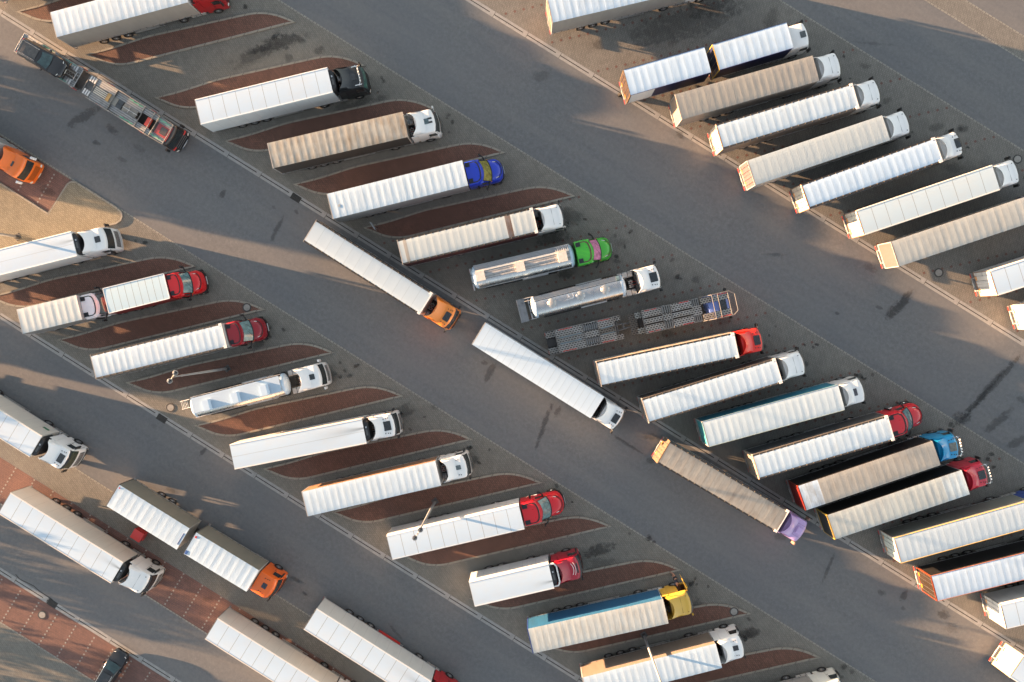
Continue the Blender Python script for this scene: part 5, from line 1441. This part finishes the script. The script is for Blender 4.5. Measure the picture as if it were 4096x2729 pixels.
# --- right bays
semi('grey sided white tarp trailer cut off by the top edge centre', (1.75, 30.38), 12.6, 13.6, T_(seed=24, roof=alb(236, 240, 244), side=(.33, .31, .285), rear=(.3, .22, .18)), C_(CABW, roof='smooth'))
semi('beige grey tarp trailer with white smooth cab, below the navy lorry', (14.33, 20.90), 15.4, 13.65, T_(seed=26, roof=alb(196, 176, 156), dirt=alb(170, 154, 142), amt=.4, wr=.9, side=(.24, .22, .20), rear=(.3, .23, .18), rear_tarp=True), C_(CABW, roof='smooth', gap=.7))
semi('white tarp trailer with dark roof rails and cream rear doors', (18.32, 17.99), 16.5, 13.64, T_(seed=27, rail=(.04, .038, .038), side=(.13, .12, .115), rear=(.60, .53, .45), frame=(.3, .2, .15)), C_(CABW, roof='smooth', gap=.65))
semi('pale grey tarp trailer with dimpled roof and smooth white cab', (21.42, 14.46), 18.4, 13.56, T_(seed=28, roof=alb(226, 217, 204), amt=.4, sag=.012, wr=.7, side=(.42, .39, .35), rear=(.16, .105, .11)), C_(CABW, roof='smooth', gap=.65))
semi('white tarp trailer with black rails and white cab with wide roof hatch', (26.67, 12.15), 19.4, 13.5, T_(seed=29, roof=alb(236, 241, 246), rail=(.035, .032, .032), side=(.05, .05, .05), rear=(.62, .55, .45), frame=(.25, .15, .10)), C_(CABW, roof='hatch', hatch=(.5, .95), hx=1.62, gap=.65, fins=False))
semi('cream refrigerated box trailer with smooth white cab touching the right edge', (32.00, 9.59), 18.5, 13.6, B_(roof=alb(242, 240, 232), side=(.62, .62, .58), rear=(.62, .58, .50), frame=(.3, .16, .10), cool=None), C_(CABW, roof='smooth', gap=.65))
semi('long beige tarp trailer running off the right edge', (35.35, 6.53), 18.6, 13.6, T_(seed=31, roof=alb(220, 204, 186), dirt=alb(192, 176, 160), amt=.4, side=(.42, .37, .31), rear=(.16, .10, .10), rear_tarp=True), C_((.05, .12, .35), roof='smooth'))
semi('white box trailer end with split rear doors at right edge', (44.87, 3.71), 18.0, 13.6, B_(side=(.66, .65, .62), rear=(.55, .54, .52), frame=(.20, .12, .09)), C_(CABW, roof='smooth'))
semi('white rear doors of a lorry barely entering the right edge', (48.70, 0.39), 18.0, 13.6, B_(side=(.7, .69, .66), rear=(.68, .67, .64), frame=(.5, .4, .28)), C_(CABW, roof='smooth'))
# --- left bays
d34 = (math.cos(R(13.7)), math.sin(R(13.7)))
semi('smooth white box trailer and white cab at the left edge', (-45.70 - 13.6 * d34[0], 7.75 - 13.6 * d34[1]), 13.7, 13.6, B_(seam=False, spine=True, soot=(.35, 1.6, .5), side=(.68, .70, .70)), C_(CABW, roof='hatch', hatch=(.55, .62), hx=1.3, dots=False, gap=.78, low=(.62, .62, .62), visor=False))
semi('white tarp trailer with dark red bonneted cab between red islands', (-43.90, -4.59), 13.5, 13.66, T_(seed=36, rail=(.05, .045, .042), side=(.14, .135, .13), rear=(.09, .09, .09)), N_(albs(138, 12, 32), Lb=3.3))
semi('plain white box trailer with sooty roof front and lit north side', (-29.94, -13.58), 11.3, 13.55, B_(seam=False, spine=True, soot=(.3, 2.4, .62), side=(.62, .60, .57), frame=(.1, .1, .1)), C_(CABW, roof='hatch', hatch=(.75, .95), hx=1.3, gap=.92))
semi('white tarp trailer with brown sides and white cab with small hatch', (-22.66, -18.27), 13.3, 13.7, T_(seed=39, side=(.26, .15, .09), side2=(.26, .15, .09), rear=(.12, .10, .09)), C_(CABW, roof='hatch', hatch=(.62, .45), hx=1.15, dots=True, gap=.85, hatch_col=(.09, .11, .12)))
semi('white panel roofed box trailer with bright red bonneted cab under lamp post', (-14.19, -22.61), 13.5, 13.58, B_(side=(.68, .67, .66), round_edge=True, cool=None), N_(albs(200, 16, 34), Lb=4.4))
t41 = semi('short white box trailer with crimson cab carrying a white roof emblem', (-5.90, -27.21), 13.5, 8.1, B_(seam=False, side=(.58, .60, .62), side_rough=.15, soot=(-.5, .7, .75), cool='dark', wheels=(1.8, 3.1), frame=(.5, .55, .6)), C_(albs(156, 22, 46), roof='none', emblem=True, gap=.9))
mb = MB()
for s in (-1, 1): mb.box(8.05, 8.6, s * 1.12 - .05, s * 1.12 + .05, 3.6, 3.9)
mb.path([(8.6, -1.1, 3.8), (8.78, -.8, 3.8), (8.8, .8, 3.8), (8.6, 1.1, 3.8)], .08, 8)
mb.obj('cooling_frame', paint((.66, .66, .66)), t41)
t42 = semi('cream tarp trailer with blue sides pulled by a yellow cab', (-.11, -31.88), 13.2, 13.74, T_(seed=42, roof=alb(234, 222, 206), wr=.8, nb=21, dirt=alb(190, 160, 132), amt=.4, side=(.012, .055, .16), side2=(.02, .10, .21), rear=(.10, .13, .2), frame=(.02, .05, .2)), C_((.60, .37, .05), roof='smooth', gap=.72, door_open=True, tank=(.55, .56, .58), mirror=(.5, .3, .02)))
semi('white tarp trailer with taupe sides and white cab, right of yellow cab', (5.40, -36.71), 15.2, 13.6, T_(seed=43, side=(.20, .165, .135), rear=(.12, .11, .10), front=(.4, .4, .4)), C_(CABW, roof='hatch', hatch=(.62, .5), hx=1.2, dots=True, gap=.7, hatch_col=(.02, .02, .022)))
semi('white cab and grey tarp trailer cut off by the bottom edge', (15.4, -40.87), 14.2, 13.6, T_(seed=44, side=(.28, .27, .26)), C_((.66, .66, .62), roof='hatch', gap=.7, tank=(.66, .64, .62)))
# --- lane queues
semi('cream roofed trailer with orange cab beside the middle gutter', (-21.95, 8.97), -32.2, 13.62, T_(seed=21, roof=alb(233, 229, 223), rail=DK, sag=.006, wr=.15, amt=.12, nb=12, side=(.07, .067, .063), rear=(.08, .08, .08)), C_(albs(234, 132, 50), roof='hatch', gap=.85), QUEUE)
semi('plain white trailer with white cab beside the middle gutter', (-5.24, -1.21), -31.9, 13.77, T_(seed=22, roof=alb(241, 241, 240), sag=.004, wr=.2, amt=.12, side=(.62, .62, .62), rear=(.6, .6, .6), marks=()), C_(CABW, roof='hatch', gap=.75), QUEUE)
semi('worn brownish tarp trailer with lilac cab beside the middle gutter', (13.05, -12.92), -30.2, 13.56, T_(seed=23, roof=alb(198, 178, 158), dirt=alb(160, 138, 120), amt=.6, rail=DK, sag=.012, nb=17, side=(.13, .13, .135), rear=(.16, .11, .075), frame=(.2, .14, .08)), C_(albs(176, 152, 204), roof='none', ac=True, gap=.62, mirror=(.3, .18, .14), visor=False), QUEUE)
semi('white rear corner of a lorry in the lower right lane', (47.67, -33.89), -32.5, 13.6, B_(side=(.66, .66, .66), rear=(.74, .73, .70), frame=(.55, .42, .22)), C_(CABW, roof='smooth'), QUEUE)
d3 = (math.cos(R(-32)), math.sin(R(-32)))
semi('orange cab with chrome mirrors on the red strip at left edge', (-51.35 - 16.6 * d3[0], 15.25 - 16.6 * d3[1]), -32.0, 13.6, T_(seed=3, side=(.28, .27, .26)), C_(albs(216, 108, 38), roof='hatch', hatch=(.5, .55), hx=.9, dots=False, gap=.75, visor=False, mirror=(.7, .74, .78), low=albs(216, 108, 38), grille=(.30, .075, .012), zroof=3.15), QUEUE)
d45 = (math.cos(R(-31.8)), math.sin(R(-31.8)))
semi('white box trailer with panel roof and white cab with dark roof hatch, lower left', (-49.88 - 13.6 * d45[0], -12.59 - 13.6 * d45[1]), -31.8, 13.6, B_(side=(.62, .59, .54), soot=None), C_(CABW, roof='hatch', gap=1.0, glassy=(.02, .03, .02)), QUEUE)
semi('white box trailer with smooth white cab standing on the red strip', (-53.18, -18.34), -31.5, 13.4, B_(side=(.60, .56, .51), soot=(.5, .9, .7), frame=(.1, .1, .1)), C_(CABW, roof='smooth', gap=.95), QUEUE)
semi('white box trailer reversed off the bottom edge on the red strip', (-32.21, -30.92), -31.9, 13.6, B_(side=(.58, .56, .52), soot=None), C_(CABW, roof='smooth'), QUEUE)
semi('white box trailer with red cab just showing at the bottom edge', (-22.18, -29.84), -32.2, 13.6, B_(side=(.58, .59, .58), soot=(.4, 1.6, .6)), C_((.42, .015, .02), roof='smooth', gap=.75), QUEUE)
# red side skirt on the last one
o = [x for x in bpy.data.objects if x.get('label', '').startswith('white box trailer with red cab just')][0]
MB().box(6.6, 9.2, 1.24, 1.28, .4, 1.05).obj('side_skirt', paint((.5, .02, .015)), o)
# green decal on the lower left trailer
o = [x for x in bpy.data.objects if x.get('label', '').startswith('white box trailer with panel roof and white cab with dark')][0]
MB().box(12.4, 13.1, 1.284, 1.29, 2.0, 2.35).obj('side_decal', paint((.01, .16, .07)), o)

# open door of the yellow cab
yc = [c for c in t42.children if c.name.startswith('cab') and c.type == 'MESH' and not c.name.startswith('catwalk')][0]
import bmesh
for me_ in (yc.data,):
    b_ = bmesh.new(); b_.from_mesh(me_)
    bmesh.ops.triangulate(b_, faces=[f for f in b_.faces if len(f.verts) > 4])
    bmesh.ops.recalc_face_normals(b_, faces=b_.faces); b_.to_mesh(me_); b_.free()
bpy.context.view_layer.update()
cut = MB().box(1.08, 1.99, .35, 1.6, 1.0, 2.72).obj('cutter', BLACK, t42, yc.matrix_local.copy())
bpy.context.view_layer.update()
b_ = bmesh.new(); b_.from_mesh(cut.data); bmesh.ops.recalc_face_normals(b_, faces=b_.faces); b_.to_mesh(cut.data); b_.free()
md = yc.modifiers.new('b', 'BOOLEAN'); md.object = cut; md.operation = 'DIFFERENCE'; md.solver = 'EXACT'
dg = bpy.context.evaluated_depsgraph_get()
dg.update()
nm = bpy.data.meshes.new_from_object(yc.evaluated_get(dg))
yc.modifiers.clear()
yc.data = nm
bpy.data.objects.remove(cut)
INT = plain((.05, .022, .012), .7)
MB().box(1.09, 1.98, .36, .38, 1.01, 2.7).box(1.09, 1.98, .38, 1.16, 1.005, 1.03).box(1.085, 1.1, .38, 1.13, 1.03, 2.7).obj('cab_interior', INT, yc)
MB().box(1.15, 1.5, .5, 1.0, 1.03, 1.5).box(1.12, 1.22, .5, 1.0, 1.5, 2.1).obj('seat', plain((.06, .05, .05), .8), yc)
MB().box(1.3, 1.5, .7, .9, 1.03, 1.2).obj('white_bag', plain((.6, .58, .55), .7), yc)
Md = Matrix.Translation((2.03, 1.22, 0)) @ Matrix.Rotation(R(-78), 4, 'Z')
dr = MB().loft([[(-1.0, -.03, .9), (0, -.03, .9), (0, -.03, 2.0), (-.2, -.09, 2.75), (-1.0, -.09, 2.75)], [(-1.0, .03, .9), (0, .03, .9), (0, .03, 2.0), (-.2, -.03, 2.75), (-1.0, -.03, 2.75)]]).obj('door', paint((.60, .36, .04)), yc, Md)
MB().add([(-.93, .04, 2.0), (-.06, .04, 2.0), (-.24, -.02, 2.68), (-.93, -.02, 2.68)], [(0, 1, 2, 3)]).obj('side_window', glass(), dr) if False else None
person()

# --- drawbar combinations
def drawbar(label, pos, hdg, group, parts):
    t = thing('drawbar_truck', pos, hdg, label, 'lorry', group)
    parts(t)
    return t
def sub(t, x, y, rz): pass
class Off:
    """shifts builders that place parts under a lorry root: parts are moved after they are made"""
    def __init__(s, root, M): s.root, s.M = root, M
    def __enter__(s): s.before = set(s.root.children); return s
    def __exit__(s, *a):
        for c in s.root.children:
            if c not in s.before: c.matrix_local = s.M @ c.matrix_local
def navy(t):
    NV = (.008, .012, .055)
    with Off(t, tx(0, 0, 0, 0)):
        tarp_trailer(t, 8.10, roof=alb(236, 241, 246), side=NV, side2=NV, seed=25, rear=(.045, .028, .02), frame=(.14, .09, .04), wheels=(3.4, 4.7), legs=False, trim=(.03, .03, .12), sag=.022, nb=11)
    MB().box(.1, 2.5, -1.283, -1.278, 1.14, 3.9).obj('side_decal', paint((.62, .66, .68)), t)
    MB().loft([[(7.4, -.4, .75), (7.4, -.4, .9), (7.4, .4, .9), (7.4, .4, .75)], [(9.6, -.1, .75), (9.6, -.1, .9), (9.6, .1, .9), (9.6, .1, .75)]]).obj('drawbar', CHASSIS, t)
    with Off(t, tx(8.96, .0, 0, .7)):
        tarp_trailer(t, 7.38, roof=alb(236, 241, 246), side=NV, side2=NV, seed=125, rear=(.012, .015, .06), frame=(.5, .33, .05), wheels=(1.6, 2.9), legs=False, trim=(.03, .03, .12), sag=.022, nb=10)
    coe_cab(t, 16.38, CABW, roof='hatch', hatch=(.55, .62), hx=1.5, dots=False, high=False, zroof=3.2, drive=False, fins=False, body_rear=-6.5, visor=False, rz=.7, hatch_col=(.05, .06, .065))
drawbar('navy sided lorry and trailer with white tarp roofs, upper right', (9.30, 23.28), 15.5, BAY, navy)
def greyd(t):
    G2 = (.215, .20, .165)
    tarp_trailer(t, 8.32, roof=alb(240, 240, 238), side=G2, side2=G2, seed=47, rear=(.25, .24, .2), frame=(.08, .075, .07), wheels=(3.2, 4.5), legs=False, nb=11, wr=.7, front=(.36, .33, .30))
    MB().box(.18, .3, .95, 1.07, 4.0, 4.02).obj('corner_mark', LAMPRED, t)
    MB().box(8.12, 8.2, -.75, .55, 3.99, 4.03).obj('roof_strip', paint((.03, .04, .16)), t)
    MB().loft([[(7.6, -.4, .75), (7.6, -.4, .9), (7.6, .4, .9), (7.6, .4, .75)], [(9.8, -.1, .75), (9.8, -.1, .9), (9.8, .1, .9), (9.8, .1, .75)]]).obj('drawbar', CHASSIS, t)
    with Off(t, tx(9.18, .03, 0, .7)):
        tarp_trailer(t, 7.36, roof=alb(240, 240, 238), side=G2, side2=G2, seed=48, rear=(.3, .29, .25), frame=(.08, .075, .07), wheels=(1.6, 2.9), legs=False, nb=10, wr=.7)
        MB().box(.12, .3, .75, .95, 4.0, 4.03).obj('corner_mark', LAMPRED, t)
        MB().box(.02, .3, -1.2, -.8, 3.99, 4.02).obj('roof_strip', paint((.03, .09, .28)), t)
    coe_cab(t, 9.18 + 7.36 + .12, albs(238, 100, 26), roof='hatch', hatch=(.5, .55), hx=1.05, dots=True, high=False, zroof=3.3, drive=False, fins=False, body_rear=-6.5, visor=False, rz=.7, hatch_col=(.012, .016, .03), mirror=(.02, .02, .022))
drawbar('grey sided lorry and trailer with white tarps and orange cab', (-42.11, -17.48), -31.7, QUEUE, greyd)

# --- rigid box lorries nose to tail
t = thing('box_truck', (-42.74, 2.04), 13.6, 'red bonneted lorry with white box body between red islands', 'lorry', BAY)
MB().grid(lambda u, v: (u * 6.35, (2 * v - 1) * 1.26, 3.6 + .02 * (1 - (2 * v - 1) ** 2)), 4, 6).obj('roof_panel', panel_roof(alb(236, 242, 236), .72, 0, True), t)
mb = MB()
for s in (-1, 1): mb.box(0, 6.35, s * 1.275 - .03, s * 1.275 + .03, 3.5, 3.63)
mb.box(-.03, .03, -1.245, 1.245, 3.5, 3.63).box(6.32, 6.38, -1.245, 1.245, 3.5, 3.63)
mb.obj('roof_edge', paint((.74, .74, .73)), t)
for s in (-1, 1): MB().box(.03, 6.32, s * 1.26 - .02, s * 1.26 + .02, 1.1, 3.5).obj('side_wall', curtain((.20, .018, .02)), t)
MB().box(6.30, 6.36, -1.24, 1.24, 1.1, 3.5).obj('front_wall', paint((.24, .006, .014)), t)
MB().box(.05, 6.3, -1.24, 1.24, 1.04, 1.1).obj('floor', CHASSIS, t)
rear_end(t, 1.1, 3.52, (.5, .1, .1), (.4, .02, .02))
mb = MB()
for s in (-1, 1): mb.box(6.3, 7.7, s * 1.24 - .03, s * 1.24 + .03, 1.05, 1.14)
mb.box(6.3, 7.6, -1.24, 1.24, .95, 1.05); mb.obj('front_platform', paint((.24, .006, .014)), t)
running_gear(t, 6.35, (1.5, 2.8), legs=False)
bonnet_cab(t, 6.42, albs(205, 22, 30), Lb=2.9, drive=False, zs=3.3)
t = thing('box_truck', (-51.59, -.04), 13.3, 'small white lorry with cream tarp body nosed against red lorry', 'lorry', BAY)
tarp_trailer(t, 6.23, roof=alb(232, 222, 208), side=(.25, .24, .235), seed=35, zt=3.6, rear=(.3, .28, .26), wheels=(1.4, 2.7), legs=False, nb=9, sag=.03, front=(.34, .33, .33))
bonnet_cab(t, 6.18, albs(226, 222, 234), Lb=3.6, zs=2.95, hood=False, drive=False, glassc=(.03, .05, .05), trimc=(.015, .015, .02))

# --- tankers
t = thing('tanker_truck', (-5.95, 4.32), 12.9, 'silver tanker with ribbed walkway and bright green bonneted cab', 'tanker', BAY)
tank_trailer(t, 10.45, 'boxes')
bonnet_cab(t, 10.62, albs(62, 168, 50), Lb=3.85, glassc=(.36, .14, .24), trimc=(.10, .03, .035))
t = thing('tanker_truck', (.02, 1.33), 14.2, 'polished silver tanker with three round lids and white cab', 'tanker', BAY)
tank_trailer(t, 9.6, 'lids', ry=1.1)
coe_cab(t, 11.0, CABW, roof='hatch', hatch=(.75, .95), hx=1.42, high=True, tank=(.6, .6, .6), rimc='chrome')
t = thing('tanker_truck', (-34.49, -8.80), 14.5, 'silver tanker with white boxed walkway and white cab', 'tanker', BAY)
tank_trailer(t, 10.15, 'fluted', ry=1.1)
coe_cab(t, 11.65, CABW, roof='hatch', hatch=(.55, .55), hx=1.2, dots=False, high=True, visor=False, low=(.62, .62, .62), mirror=(.7, .7, .7), tank=(.6, .6, .6))

# --- car transporters and cars
t = thing('car_transporter', (1.60, -2.30), 12.8, 'empty grey car transporter with perforated decks and blue cab', 'car transporter', BAY)
transporter_perforated(t)
t = thing('car_transporter', (-52.18, 28.44), -31.7, 'ribbed car transporter with red cab carrying one dark car', 'car transporter', QUEUE)
transporter_ribbed(t)
t = thing('estate_car', (-51.62, 27.87, 2.0), -30.5, 'black estate car standing on the rear deck of the car transporter', 'car')
estate_car(t, (.012, .013, .016), 5.1, 2.05, 1.62)
dc = (math.cos(R(58.5)), math.sin(R(58.5)))
t = thing('estate_car', (-43.05 - 4.85 * dc[0], -34.75 - 4.85 * dc[1], 0), 58.5, 'black estate car on the red parking strip at the bottom edge', 'car')
estate_car(t, (.010, .012, .016))

# ------------------------------------------------------------------ drips under the engines
k = 0
for o in [q for q in bpy.data.objects if q.parent is None and q.get('group') == BAY and q.name.startswith(('semi', 'tanker'))]:
    h = o.rotation_euler.z
    for q in range(rnd.randint(2, 5)):
        lx, ly, sz = rnd.uniform(16.6, 19.2) if o.name.startswith('semi') else rnd.uniform(14.6, 17), rnd.uniform(-1.4, 1.4), rnd.uniform(.25, .75)
        px, py = o.location.x + lx * math.cos(h) - ly * math.sin(h), o.location.y + lx * math.sin(h) + ly * math.cos(h)
        w = sz * rnd.uniform(.5, 1.0)
        s_ = MB().grid(lambda u, v: ((u - .5) * sz * 1.3, (v - .5) * w * 1.3, 0), 1, 1).obj('oil_stain', stain_mat(rnd.choice((.35, .45, .6)), k % 7))
        s_.location = (px, py, .050 + .0004 * k); s_.rotation_euler = (0, 0, rnd.uniform(0, 3)); tag(s_, kind='structure'); k += 1

# ------------------------------------------------------------------ unseen tree row, placed and sized to cast shade bands over the yard
def leaf_mat(c, k):
    m, nt, p = nmat('foliage')
    setp(p, c, .7)
    n = noise(nt, coords(nt), .9, 4, .6)
    nt.links.new(mixc(nt, ramp(nt, n, [(.35, 0), (.7, 1)]), tuple(x * .7 for x in c), tuple(x * 1.35 for x in c)), p.inputs['Base Color'])
    return m
LEAF = [leaf_mat((.055, .085, .025), 0), leaf_mat((.07, .09, .03), 1)]
BARK = plain((.09, .07, .05), .9)
def tree(x, y, h, r, low, n, seed):
    rr = random.Random(seed)
    t = thing('leafy_tree', (x, y, 0), rr.uniform(0, 360), 'unseen leafy tree placed left of the lorry park for its shade', 'tree', 'unseen shade trees beyond the left side')
    mb = MB().bar((0, 0, 0), (rr.uniform(-.2, .2), rr.uniform(-.2, .2), h * .55), .26, 10, 0, .16)
    tips = []
    for k in range(9):
        a = k * 2.4 + rr.uniform(-.4, .4)
        z0 = low + (h * .55 - low) * rr.uniform(.1, 1.0)
        e = (r * .65 * math.cos(a), r * .65 * math.sin(a), min(h * .9, z0 + r * rr.uniform(.3, .9)))
        mb.bar((0, 0, z0), e, .09, 6, 0, .03); tips.append(e)
    mb.obj('trunk', BARK, t)
    mb = MB()
    clumps = [(rr.uniform(-1, 1) * r * .75, rr.uniform(-1, 1) * r * .75, low + (h - low) * rr.random() ** .9, r * rr.uniform(.28, .5)) for _ in range(26)] + [(e[0], e[1], e[2], r * .42) for e in tips]
    for k in range(n):
        cx, cy, cz, cr = rr.choice(clumps)
        d = Vector((rr.gauss(0, 1), rr.gauss(0, 1), rr.gauss(0, 1))).normalized() * cr * rr.random() ** .4
        p = Vector((cx, cy, max(.2, cz))) + d
        if p.z < .15: p.z = .15
        u = Vector((rr.gauss(0, 1), rr.gauss(0, 1), rr.gauss(0, 1))).normalized(); w = u.orthogonal().normalized()
        l = rr.uniform(.16, .34)
        mb.add([p - u * l, p + w * l * .55, p + u * l, p - w * l * .55], [(0, 1, 2, 3)])
    mb.obj('crown', LEAF[seed % 2], t)
for k, (x, y, h, r, low, n) in enumerate([(-80, 30.6, 7.2, 2.8, .2, 3400), (-82, 26.4, 7.6, 3.0, .2, 3600), (-79, 22.4, 7.0, 2.6, .2, 3000), (-83, 4.4, 6.0, 2.4, .2, 3000), (-80, -3.4, 5.9, 3.2, .2, 3400), (-78, -16.4, 6.0, 2.7, .2, 2600), (-84, -19.6, 6, 2.2, .2, 1600), (-77, -24.2, 5.6, 1.7, .5, 560), (-80, -29.5, 5.6, 2.6, .3, 800), (-76, -35.5, 6, 3.0, .3, 1300), (-82, -41, 6.5, 3.2, .3, 2400)]):
    tree(x, y, h, r, low, n, 40 + k)
